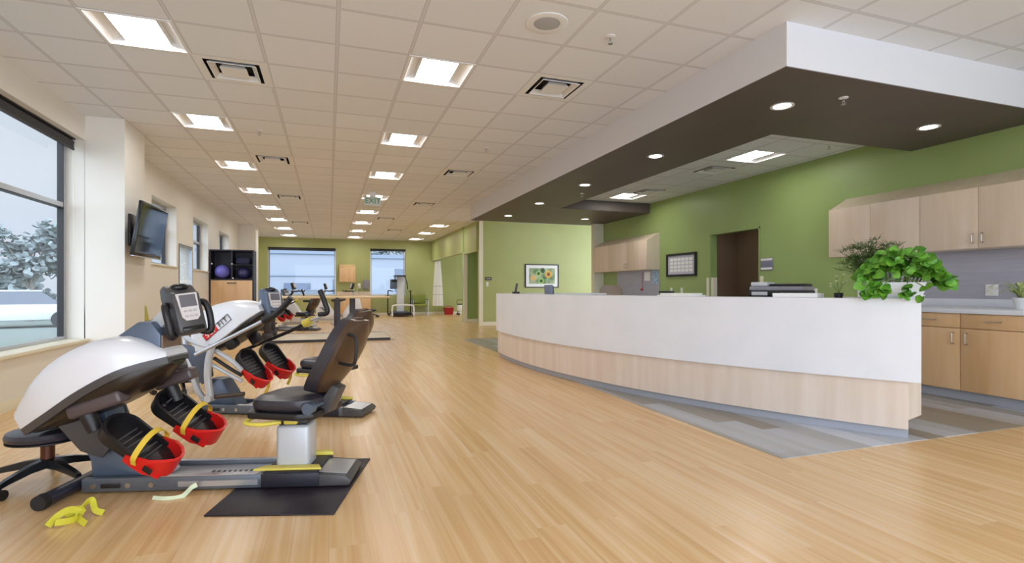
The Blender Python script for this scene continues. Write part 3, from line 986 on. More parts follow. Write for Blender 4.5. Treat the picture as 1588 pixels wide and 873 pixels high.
# ------------------------------------------------------------------ things on walls
def sun_picture():
    t = thing('framed_picture', 'framed sunflower picture on the yellow-green wall', 'picture', (6.385, 15.6, 0))
    W, Z0, Z1 = 0.575, 1.155, 1.895
    b = MB()
    f = 0.03
    b.bb(-W, W, -0.035, -0.002, Z0, Z0 + f); b.bb(-W, W, -0.035, -0.002, Z1 - f, Z1); b.bb(-W, -W + f, -0.035, -0.002, Z0 + f, Z1 - f); b.bb(W - f, W, -0.035, -0.002, Z0 + f, Z1 - f)
    b.build('frame', M_frameblk, t, smooth=False)
    MB().bb(-W + f, W - f, -0.016, -0.003, Z0 + f, Z1 - f).build('mount', M_paper, t, smooth=False)
    m_p = mat('picture_ground', '#3F6A34', 0.5, noise=('#B9C7A0', (5, 5, 5), 3))
    MB().bb(-0.44, 0.44, -0.019, -0.0165, 1.28, 1.77).build('print', m_p, t, smooth=False)
    b = MB()
    def flower(cx, cz, r, mp, mc):
        n = 14
        for k in range(n):
            a = 2 * PI * k / n
            d = Vector((math.cos(a), 0, math.sin(a))); q = Vector((-math.sin(a), 0, math.cos(a)))
            c = Vector((cx, -0.0205 - 0.0002 * (k % 2), cz))
            b.quad(c + d * r * 0.35, c + d * r * 0.7 + q * r * 0.2, c + d * r, c + d * r * 0.7 - q * r * 0.2, mi=mp)
        b.cyl((cx, -0.022, cz), (cx, -0.0195, cz), r * 0.45, seg=18, mi=mc)
    flower(0.22, 1.58, 0.13, 0, 1); flower(-0.12, 1.60, 0.1, 2, 3); flower(-0.03, 1.37, 0.11, 2, 3); flower(0.02, 1.70, 0.09, 3, 3); flower(-0.30, 1.46, 0.12, 4, 0)
    b.build('blossoms', [mat('petal', '#E8B23A', 0.5), mat('seed', '#8A5A2A', 0.6), mat('pale_green_petal', '#9CC45E', 0.5), mat('deep_green', '#2C4A1E', 0.6), mat('sand_petal', '#C8B48E', 0.6)], t, smooth=False, recalc=False)
sun_picture()
t = thing('framed_calendar', 'black framed calendar on the green wall left of the doorway', 'calendar', (XR, 9.21, 0))
b = MB(); f = 0.045
b.bb(-0.035, -0.002, -0.485, 0.485, 1.37, 1.37 + f); b.bb(-0.035, -0.002, -0.485, 0.485, 1.85 - f, 1.85); b.bb(-0.035, -0.002, -0.485, -0.485 + f, 1.37 + f, 1.85 - f); b.bb(-0.035, -0.002, 0.485 - f, 0.485, 1.37 + f, 1.85 - f)
b.build('frame', M_frameblk, t, smooth=False)
MB().bb(-0.014, -0.003, -0.44, 0.44, 1.415, 1.805).build('sheet', mat('calendar_sheet', '#C6C6D2', 0.6), t, smooth=False)
b = MB()
for r_ in range(4):
    for c_ in range(6):
        y = -0.36 + c_ * 0.125; z = 1.47 + r_ * 0.075
        b.bb(-0.0155, -0.0142, y, y + 0.1, z, z + 0.055)
b.build('day_boxes', M_paper, t, smooth=False)

t = thing('room_sign', 'grey and white room sign right of the doorway', 'sign', (XR, 6.95, 0))
MB().bb(-0.012, -0.001, -0.13, 0.13, 1.42, 1.63, 0.002).build('plate', M_signgrey, t)
MB().bb(-0.015, -0.0125, -0.12, 0.12, 1.585, 1.62).build('upper_band', M_paper, t, smooth=False)
MB().bb(-0.015, -0.0125, -0.12, 0.12, 1.435, 1.47).build('lower_band', M_paper, t, smooth=False)
t = thing('room_sign', 'small dark sign on the yellow-green wall beside its cream edge', 'sign', (4.60, 15.6, 0))
MB().bb(-0.09, 0.12, -0.014, -0.001, 1.38, 1.48, 0.002).build('plate', M_signdark, t)
MB().bb(-0.05, 0.08, -0.016, -0.0145, 1.42, 1.44).build('band', mat('sign_pale_band', '#B9B6A8', 0.5), t, smooth=False)

def plate_x(name, label, cat, y, z, w_=0.07, h_=0.115, dark=False, group=None, x=XR - 0.0005):
    t = thing(name, label, cat, (x, y, z), 0, group)
    MB().box((-0.004, 0, 0), (0.008, w_, h_), None, 0.002).build('plate', M_paper, t)
    b = MB()
    for s in (-1, 1): b.box((-0.009, 0, s * 0.028), (0.003, 0.032, 0.03), None, 0.001)
    b.build('socket_face', M_black if dark else M_trim, t)
    return t
plate_x('wall_outlet', 'left of two white outlets below the framed calendar', 'outlet', 9.55, 1.08)
plate_x('wall_outlet', 'right of two white outlets below the framed calendar', 'outlet', 9.20, 1.08)
plate_x('wall_outlet', 'white wall outlet just right of the printer', 'outlet', 6.02, 1.06)
plate_x('wall_outlet', 'white wall outlet above the printer edge', 'outlet', 6.42, 1.06)
plate_x('wall_outlet', 'white outlet on the right grey backsplash above the counter', 'outlet', 3.78, 1.10, 0.12, 0.125, x=XR - 0.0125)
t = thing('light_switch', 'white light switch under the small dark sign', 'switch', (4.58, 15.6, 1.26))
MB().box((0, -0.004, 0), (0.075, 0.008, 0.12), None, 0.002).build('plate', M_paper, t)
MB().box((0, -0.010, 0), (0.03, 0.006, 0.06), None, 0.002).build('rocker', M_trim, t)

# television on the column
t = thing('television', 'black wall television tilted down on the cream column', 'television', (-2.166, 8.03, 1.85))
rot = Matrix.Rotation(-R(1.0), 4, 'Z') @ Matrix.Rotation(R(8.5), 4, 'Y')
W2_, H2_ = 0.515, 0.335
b = MB(); b.box((-0.02, 0, 0), (0.04, 2 * W2_, 2 * H2_), None, 0.006); b.xf(rot); b.build('bezel', M_blackshine, t)
b = MB(); b.box((0.001, 0, 0.01), (0.003, 2 * W2_ - 0.05, 2 * H2_ - 0.06)); b.xf(rot); b.build('screen', M_tv, t, smooth=False)
b = MB(); b.box((-0.005, 0, -H2_ - 0.004), (0.04, 2 * W2_, 0.012), None, 0.003); b.xf(rot); b.build('speaker_strip', M_alu, t)
b = MB(); b.box((-0.07, 0, 0), (0.06, 0.24, 0.22), None, 0.005); b.xf(rot); b.box((-0.178, -0.1, 0), (0.022, 0.3, 0.4), None, 0.004); b.cyl((-0.17, -0.05, 0), (-0.08, -0.05, 0), 0.03); b.build('bracket', M_black, t)

dy0, dy1, dz = 11.88, 12.95, 1.985
b = MB()
b.bb(XL - 0.05, XL + 0.004, dy0, dy0 + 0.05, 0.002, dz); b.bb(XL - 0.05, XL + 0.004, dy1 - 0.05, dy1, 0.002, dz); b.bb(XL - 0.05, XL + 0.004, dy0 + 0.05, dy1 - 0.05, dz - 0.05, dz); b.bb(XL - 0.05, XL + 0.004, dy0 + 0.05, dy1 - 0.05, 0.002, 0.2)
dr = struct(b.build('door_2', M_alu, smooth=False), 'glazed outside door in the left wall between the small windows')
b = MB(); b.bb(XL - 0.05, XL + 0.006, dy0 - 0.012, dy0, 0.002, dz + 0.012); b.bb(XL - 0.05, XL + 0.006, dy0, dy1, dz, dz + 0.012)
b.build('gasket', M_black, dr, smooth=False)
MB().bb(XL - 0.012, XL - 0.004, dy0 + 0.03, dy1 - 0.03, 0.18, dz - 0.03).build('pane', M_glass, dr, smooth=False)
b = MB(); b.tube([(XL + 0.004, dy1 - 0.1, 1.0), (XL + 0.05, dy1 - 0.1, 1.0), (XL + 0.05, dy0 + 0.1, 1.0), (XL + 0.004, dy0 + 0.1, 1.0)], 0.014, 8, smooth=False); b.build('push_bar', M_alu, dr)

# ------------------------------------------------------------------ storage cabinet with balls
t = thing('storage_cabinet', 'black framed storage cabinet with open cubbies over a maple door', 'cabinet', (-2.26, 14.85, 0))
x0, x1, D, H = -0.49, 0.49, 0.5, 2.08
b = MB(); p = 0.03
b.bb(x0, x0 + p, -D / 2, D / 2, 0, H); b.bb(x1 - p, x1, -D / 2, D / 2, 0, H); b.bb(x0 + p, x1 - p, -D / 2, D / 2, H - p, H); b.bb(x0 + p, x1 - p, -D / 2, D / 2, 0, 0.06)
b.bb(x0 + p, x1 - p, -D / 2, D / 2, 1.33, 1.36); b.bb(x0 + p, x1 - p, D / 2 - 0.01, D / 2, 0.06, H - p); b.bb(-0.015, 0.015, -D / 2, D / 2 - 0.01, 1.36, H - p)
b.build('carcass', mat('blue_black_laminate', '#1D1A2A', 0.45), t, smooth=False)
MB().bb(0.016, x1 - p - 0.001, -D / 2 + 0.02, D / 2 - 0.012, 1.70, 1.72).build('shelf', M_frameblk, t, smooth=False)
dd = MB().bb(x0 + p + 0.003, x1 - p - 0.003, -D / 2 - 0.004, -D / 2 + 0.016, 0.065, 1.325, 0.002).build('door', M_maple2, t)
b = MB(); b.tube([(-0.09, -D / 2 - 0.004, 1.26), (-0.085, -D / 2 - 0.03, 1.26), (0.085, -D / 2 - 0.03, 1.26), (0.09, -D / 2 - 0.004, 1.26)], 0.01, 8, 4); b.build('handle', M_black, dd)
for xx, zz in ((x0 + 0.045, 1.72), (-0.002, 1.72), (0.02, 1.37)):
    MB().box((xx + 0.01, -D / 2 - 0.004, zz + 0.01), (0.03, 0.01, 0.03), None, 0.003).build('latch', M_paper, t)
tag(MB().ball((-2.49, 14.76, 1.36 + 0.175), 0.175, 3).build('exercise_ball', M_ball), 'purple exercise ball in the left cubby of the storage cabinet', 'ball')
tag(MB().ball((-2.03, 14.84, 1.36 + 0.15), 0.15, 3, (1.1, 1, 1)).build('exercise_ball', M_ball2), 'navy ball in the lower right cubby of the storage cabinet', 'ball')
b = MB(); b.box((-2.03, 14.84, 1.722 + 0.09), (0.34, 0.3, 0.18), None, 0.05, 3); tag(b.build('cushion', M_bluefab), 'navy cushion on the shelf in the upper right cubby', 'cushion')

# ------------------------------------------------------------------ exercise machines
def loft_shell(rim, wid, top, lean, n_ex=2.6, nseg=14, lower=False, N=18):
    """shell over a rim curve in the xz plane (local), half widths, heights along the local normal"""
    def interp(arr, t):
        k = t * (len(arr) - 1); i = min(int(k), len(arr) - 2); f = k - i
        a = arr[max(i - 1, 0)]; b_ = arr[i]; c = arr[i + 1]; d = arr[min(i + 2, len(arr) - 1)]
        return 0.5 * ((2 * b_) + (c - a) * f + (2 * a - 5 * b_ + 4 * c - d) * f * f + (3 * b_ - a - 3 * c + d) * f ** 3)
    RX = [p[0] for p in rim]; RZ = [p[1] for p in rim]
    out = []
    for k in range(N + 1):
        t = k / N
        x, z = interp(RX, t), interp(RZ, t)
        e = 0.02
        t0, t1 = max(0, t - e), min(1, t + e)
        dx, dz = interp(RX, t1) - interp(RX, t0), interp(RZ, t1) - interp(RZ, t0)
        l = math.hypot(dx, dz); dx /= l; dz /= l
        ux, uz = -dz, dx
        wv, tv = interp(wid, t), interp(top, t)
        out.append((x, z, ux, uz, wv, tv))
    return out
def shell_rings(sec, n_ex=2.6, nseg=16, base=0.0, sign=1, wscale=1.0):
    rs = []
    for (x, z, ux, uz, wv, tv) in sec:
        ring = []
        for k in range(nseg + 1):
            th = PI * k / nseg
            cy = math.copysign(abs(math.cos(th)) ** (2 / n_ex), math.cos(th)) * wv * wscale
            h_ = base + sign * (abs(math.sin(th)) ** (2 / n_ex)) * tv
            ring.append((x + ux * h_, cy, z + uz * h_))
        rs.append(ring)
    return rs

def pedal(root, heel, toe, ly, tilt=0.0, strap_up=True, yaw=0.0, W=0.085, L=0.36):
    """foot pedal: heel and toe given in (x, z); plate face looks up and back toward the seat"""
    hx, hz = heel; tx_, tz_ = toe
    d = Vector((tx_ - hx, 0, tz_ - hz)); d.normalize()
    n = Vector((d.z, 0, -d.x))
    if n.z < 0: n = -n
    yv = n.cross(d)
    M = Matrix((( d.x, yv.x, n.x, hx), (d.y, yv.y, n.y, ly), (d.z, yv.z, n.z, hz), (0, 0, 0, 1)))
    M = M @ Matrix.Rotation(yaw, 4, 'Z') @ Matrix.Rotation(tilt, 4, 'X')
    # footplate outline (x along foot, y across)
    out = []
    for k in range(13):
        a = -PI / 2 + PI * k / 12
        out.append((L - W + W * 1.0 * math.cos(a), W * math.sin(a)))
    for k in range(7):
        a = PI / 2 + PI * k / 6
        out.append((W * 0.5 + W * 0.5 * math.cos(a), W * 0.9 * math.sin(a)))
    b = MB(); b.prism(out, -0.02, 0.0, 'z', bevel=0.003)
    # raised rim round the toe
    rim_o = [p for p in out[:13]]
    pts_o = [(0.10, -W)] + rim_o + [(0.10, W)]
    rs = []
    for i, (px, py) in enumerate(pts_o):
        cx = 0.5 * L
        ix = px - (0.016 if 0 < i < len(pts_o) - 1 else 0) * (1 if px > 0.3 * L else 0); iy = py * 0.86
        hgt = 0.05 if px > 0.2 else 0.03
        rs.append([(px, py, -0.01), (px, py, hgt), (ix, iy, hgt), (ix, iy, -0.01)])
    b.rings(rs)
    b.xf(M)
    fp = b.build('pedal', M_black, root)
    # tread lines
    b = MB()
    for q in range(6):
        b.bb(0.12 + q * 0.032, 0.128 + q * 0.032, -W * 0.8, W * 0.8, 0.0, 0.004)
    b.xf(M); b.build('tread', M_darkgrey, fp)
    # red heel cup
    b = MB()
    prof = [(0.19, -W - 0.008, 0.012), (0.13, -W - 0.01, 0.035), (0.07, -W - 0.008, 0.06), (0.015, -W * 0.75, 0.085), (-0.02, -W * 0.35, 0.095),
            (-0.028, 0, 0.097), (-0.02, W * 0.35, 0.095), (0.015, W * 0.75, 0.085), (0.07, W + 0.008, 0.06), (0.13, W + 0.01, 0.035), (0.19, W + 0.008, 0.012)]
    rs = []
    for (px, py, hh) in prof:
        ix = px + 0.012; iy = py * 0.84
        rs.append([(px, py, -0.03), (px, py, hh), (ix, iy, hh), (ix, iy, -0.03)])
    b.rings(rs)
    b.prism([(0.0, -W * 0.8), (0.12, -W), (0.12, W), (0.0, W * 0.8)], -0.034, -0.021, 'z')
    b.xf(M); b.build('heel_cup', M_red, fp)
    b = MB()
    b.box((0.055, -W - 0.012, 0.02), (0.05, 0.008, 0.035), None, 0.003); b.box((0.055, W + 0.012, 0.02), (0.05, 0.008, 0.035), None, 0.003)
    b.xf(M); b.build('buckle', M_black, fp)
    b = MB()
    if strap_up:
        pts = [(0.13, -W - 0.014, 0.0), (0.145, -W - 0.016, 0.05), (0.16, -W * 0.6, 0.115), (0.165, 0, 0.135), (0.16, W * 0.6, 0.115), (0.145, W + 0.016, 0.05), (0.13, W + 0.014, 0.0)]
        b.tube([M @ Vector(p) for p in pts], 0, flat=(d, 0.028, 0.004))
    else:
        p0 = M @ Vector((0.09, -W - 0.012, 0.02))
        b.tube([p0, p0 + Vector((0.0, -0.006, -0.06)), p0 + Vector((0.01, -0.004, -0.13)), p0 + Vector((-0.02, -0.01, -0.21))], 0, flat=((1, 0, 0), 0.026, 0.004))
    b.build('strap', M_yellowstrap, fp)
    return fp

def seat_assembly(root, cx, z0, yaw, z_col=0.33):
    """swivel seat on a column; seat faces local -x before the yaw"""
    RZ = Matrix.Translation((cx, 0.03, 0)) @ Matrix.Rotation(yaw, 4, 'Z')
    # column
    b = MB(); b.box((cx, 0.03, (z_col + 0.075) / 2), (0.185, 0.17, z_col - 0.075), None, 0.025, 3); b.build('seat_column', M_ltgrey, root)
    b = MB(); b.box((cx, 0.03, z_col + 0.012), (0.16, 0.15, 0.03), None, 0.008); b.build('column_cap', M_black, root)
    b = MB()
    b.tube([(cx - 0.02, -0.06, z_col + 0.02), (cx + 0.06, -0.10, z_col + 0.05), (cx + 0.16, -0.13, z_col + 0.06)], 0.007, 8)
    b.tube([(cx - 0.05, -0.04, z_col + 0.02), (cx - 0.02, -0.10, z_col + 0.08)], 0.009, 8)
    b.build('linkage', M_darkgrey, root)
    b = MB()
    b.box((cx + 0.0, -0.075, z_col + 0.025), (0.075, 0.035, 0.026), None, 0.008)
    b.build('lever_pad', M_yellow, root)
    b = MB()
    b.tube([(cx - 0.22, -0.02, z_col + 0.045), (cx - 0.24, -0.10, z_col + 0.03), (cx - 0.15, -0.13, z_col + 0.025), (cx - 0.04, -0.12, z_col + 0.035)], 0.012, 8)
    b.build('swivel_lever', M_yellow, root)
    # pan + cushion
    S = z0
    b = MB()
    out = [(-0.21, -0.14), (-0.18, -0.2), (0.12, -0.215), (0.2, -0.17), (0.2, 0.17), (0.12, 0.215), (-0.18, 0.2), (-0.21, 0.14)]
    b.prism(out, S - 0.075, S - 0.035, 'z', bevel=0.012); b.xf(RZ); b.build('seat_pan', M_black, root)
    b = MB()
    rs = []
    prof = [(0.86, -0.038), (0.97, -0.02), (1.0, 0.005), (0.97, 0.03), (0.85, 0.045), (0.5, 0.05), (0.05, 0.047)]
    fine = []
    for k in range(36):
        a = 2 * PI * k / 36
        ex = 3.4
        px = math.copysign(abs(math.cos(a)) ** (2 / ex), math.cos(a)) * 0.2 - 0.005
        py = math.copysign(abs(math.sin(a)) ** (2 / ex), math.sin(a)) * 0.205
        fine.append((px, py))
    for sc_, zz in prof:
        rs.append([(px * sc_, py * sc_, S + zz + 0.10 * max(0, px * sc_ + 0.05) ** 1.4 * 0 + 0.02 * (-px / 0.23 if px < -0.1 else 0) * sc_ ** 4 * 0) for px, py in fine])
    # front edge a little lower, rear a little lower like a saddle
    rs = [[(x, y, z - 0.10 * max(0, -x - 0.12)) for x, y, z in r] for r in rs]
    b.rings(rs); b.xf(RZ); b.build('seat_cushion', M_vinyl, root)
    # backrest: loft up an inclined spine
    b = MB()
    def back_ring(off, t, wx, th):
        pass
    spine = []
    for k in range(25):
        t = 0.5 - 0.5 * math.cos(PI * k / 24)
        z = S + 0.06 + t * 0.425
        x = 0.18 + 0.23 * t + 0.035 * math.sin(PI * t)
        wv = 0.15 + 0.035 * math.sin(PI * t)
        if t > 0.62: wv *= 0.14 + 0.86 * math.sqrt(max(0.0, 1 - ((t - 0.62) / 0.38) ** 2))
        if t < 0.38: wv *= 0.25 + 0.75 * math.sqrt(max(0.0, 1 - ((0.38 - t) / 0.38) ** 2))
        th = 0.045 * (math.sin(PI * (0.12 + 0.76 * t)) ** 0.5)
        spine.append((x, z, wv, th))
    def ring(x, z, wv, t0, t1, curve):
        r_ = []
        n = 12
        for k in range(n + 1):
            a = -1 + 2 * k / n
            r_.append((x + t0 - curve * a * a, a * wv, z))
        for k in range(n, -1, -1):
            a = -1 + 2 * k / n
            r_.append((x + t1 - curve * a * a, a * wv * 0.99, z - 0.012))
        return r_
    rs = [ring(x, z, wv, -0.07 if 1 < i < 23 else (-0.055 if 0 < i < 24 else -0.03), 0.0, 0.03) for i, (x, z, wv, th) in enumerate(spine)]
    b.rings(rs); b.xf(RZ)
    bk = b.build('backrest', M_vinyl, root)
    b = MB()
    rs = [ring(x, z, wv * 0.985, 0.001, 0.035 if 1 < i < 23 else 0.012, 0.045) for i, (x, z, wv, th) in enumerate(spine)]
    b.rings(rs); b.xf(RZ); b.build('back_shell', M_brownshell, bk)
    b = MB()
    hx, hz = 0.36, S + 0.30
    b.tube([(hx - 0.02, -0.12, hz + 0.10), (hx + 0.07, -0.15, hz + 0.08), (hx + 0.075, -0.155, hz - 0.03), (hx + 0.05, -0.15, hz - 0.07), (hx - 0.06, -0.12, hz - 0.06)], 0.009, 8)
    b.xf(RZ); b.build('grab_handle', M_black, bk)
    b = MB()
    b.prism([(0.12, S - 0.07), (0.22, S - 0.06), (0.285, S + 0.08), (0.24, S + 0.10), (0.17, S + 0.0)], -0.05, 0.05, 'y', bevel=0.006)
    b.xf(RZ); b.build('back_bracket', M_darkgrey, root)
    b = MB(); b.cyl((0.185, -0.215, S - 0.005), (0.185, -0.165, S - 0.005), 0.032, 0.03, 20); b.cyl((0.185, -0.17, S - 0.005), (0.185, -0.04, S - 0.005), 0.012, 0.012, 10)
    b.xf(RZ); b.build('recline_knob', M_bluegrey, root)

def base_rail(root, x0, x1, xc):
    Y0, Y1 = -0.13, 0.17
    b = MB()
    b.bb(x0, x1 - 0.18, Y0, Y0 + 0.035, 0.012, 0.085, 0.004); b.bb(x0, x1 - 0.18, Y1 - 0.035, Y1, 0.012, 0.085, 0.004)
    b.bb(x0, x1 - 0.18, Y0 + 0.035, Y1 - 0.035, 0.02, 0.04)
    b.build('base_rail', M_steel, root)
    b = MB(); b.bb(x0 + 0.36, x1 - 0.18, Y0 + 0.05, Y1 - 0.05, 0.04, 0.066, 0.003)
    b.bb(x0 + 0.36, x1 - 0.18, Y0 + 0.002, Y0 + 0.033, 0.0855, 0.09); b.bb(x0 + 0.36, x1 - 0.18, Y1 - 0.033, Y1 - 0.002, 0.0855, 0.09)
    b.bb(x0 + 0.5, xc - 0.16, Y0 - 0.005, Y0 - 0.0005, 0.03, 0.06)
    b.build('seat_track', M_alu, root)
    b = MB()
    for q in range(14): b.bb(x0 + 0.62 + q * 0.03, x0 + 0.632 + q * 0.03, -0.01, 0.01, 0.0665, 0.069)
    b.build('position_teeth', M_darkgrey, root)
    b = MB()
    b.prism([(x1 - 0.18, 0.012), (x1, 0.012), (x1 + 0.01, 0.04), (x1 - 0.02, 0.066), (x1 - 0.18, 0.08)], Y0 - 0.005, Y1 + 0.005, 'y', bevel=0.005)
    b.build('end_cap', M_darkgrey, root)
    b = MB(); b.prism([(x1 - 0.175, 0.0815), (x1 - 0.02, 0.0675), (x1 - 0.02, 0.0705), (x1 - 0.175, 0.0845)], Y0 + 0.03, Y1 - 0.03, 'y'); b.build('end_plate', M_alu, root)
    # carriage around the column
    b = MB(); b.bb(xc - 0.14, xc + 0.17, Y0 - 0.012, Y0 - 0.002, 0.015, 0.09, 0.003); b.bb(xc - 0.14, xc + 0.17, Y1 + 0.002, Y1 + 0.012, 0.015, 0.09, 0.003)
    b.bb(xc - 0.13, xc + 0.16, Y0 - 0.004, Y1 + 0.004, 0.0915, 0.1)
    b.build('seat_carriage', mat_cached('carriage_black', '#22202A'), root)
    b = MB(); b.prism([(xc - 0.19, Y0 + 0.01), (xc + 0.18, Y0 + 0.01), (xc + 0.15, Y0 + 0.075), (xc - 0.15, Y0 + 0.075)], 0.1, 0.112, 'z', bevel=0.004)
    b.prism([(xc - 0.15, Y1 - 0.03), (xc + 0.18, Y1 - 0.03), (xc + 0.16, Y1 + 0.02), (xc - 0.12, Y1 + 0.02)], 0.1, 0.12, 'z', bevel=0.004)
    b.build('slide_lever', M_yellow, root)
    for q in (0.06, 0.24, 0.36):
        MB().cyl((x0 + q, Y0 - 0.006, 0.045), (x0 + q, Y0 - 0.0005, 0.045), 0.014, seg=14).build('bolt', M_chrome, root)
    b = MB()
    b.box((x0 + 0.15, Y0 - 0.003, 0.045), (0.10, 0.006, 0.024), None, 0.003); b.build('rating_plate', M_black, root)
def mat_cached(n, c, r_=0.45):
    return MATS.get(n) or mat(n, c, r_)

def console(root, cx, cy, zb, zt, yaw, tilt, m_body, hnd=True, roll=0.0):
    """display head; face looks along local +x turned by yaw"""
    hgt = zt - zb
    M = Matrix.Translation((cx, cy, (zb + zt) / 2)) @ Matrix.Rotation(yaw, 4, 'Z') @ Matrix.Rotation(-tilt, 4, 'Y') @ Matrix.Rotation(roll, 4, 'X')
    H2 = hgt / 2
    b = MB()
    # tall rounded housing with an arched hood at the top
    prof = [(-0.06, -H2), (0.03, -H2), (0.045, -H2 + 0.02), (0.045, H2 * 0.55), (0.02, H2 * 0.62), (-0.01, H2 * 0.9), (-0.04, H2), (-0.085, H2 * 0.94), (-0.10, H2 * 0.6), (-0.09, -H2 * 0.5)]
    b.prism(prof, -0.076, 0.076, 'y', bevel=0.014); b.xf(M)
    body = b.build('console', m_body, root)
    b = MB()
    out = [(-0.048, -H2 * 0.38), (-0.03, -H2 * 0.52), (0.03, -H2 * 0.52), (0.048, -H2 * 0.38), (0.056, H2 * 0.52), (-0.056, H2 * 0.52)]
    b.prism(out, 0.045, 0.051, 'x'); b.xf(M); b.build('display_plate', M_screenpanel, body)
    b = MB(); b.bb(0.0512, 0.054, -0.043, 0.043, H2 * 0.0, H2 * 0.46); b.xf(M); b.build('screen', M_lcd, body, smooth=False)
    b = MB()
    for r_ in range(2):
        for c_ in range(3): b.box((0.0525, -0.025 + c_ * 0.025, -H2 * 0.16 - r_ * 0.03), (0.003, 0.018, 0.012), None, 0.001)
    b.xf(M); b.build('keypad', mat_cached('key_grey', '#BDB6BA'), body)
    b = MB(); b.box((0.046, 0, -H2 * 0.82), (0.01, 0.115, H2 * 0.16), None, 0.004); b.xf(M); b.build('lower_slot', M_blackshine, body)
    b = MB(); b.ball((-0.02, 0.0, H2 * 0.83), 0.045, 2, (1.1, 1.2, 0.6)); b.xf(M); b.build('hood_grip', M_blackshine, body)
    if hnd:
        for s in (-1, 1):
            b = MB()
            b.tube([(-0.03, s * 0.07, H2 * 0.2), (0.0, s * 0.10, H2 * 0.18), (0.02, s * 0.112, -H2 * 0.05), (0.02, s * 0.112, -H2 * 0.6), (0.0, s * 0.105, -H2 * 1.0), (-0.03, s * 0.07, -H2 * 0.92)], 0.019, 10)
            b.xf(M); b.build('side_handle', M_black, body)
    return body

def stabilizer(root, x0, y0, y1, r=0.035):
    b = MB(); b.cyl((x0, y0, r + 0.004), (x0, y1, r + 0.004), r, r, 16)
    st = b.build('stabilizer_bar', mat_cached('navy_black_tube', '#2E2D3A', 0.35), root)
    for yy, sg in ((y0, -1), (y1, 1)):
        b = MB(); b.cyl((x0, yy, r + 0.004), (x0, yy + sg * 0.04, r + 0.004), r + 0.004, r + 0.002, 16); b.build('foot_cap', M_rubber, st)

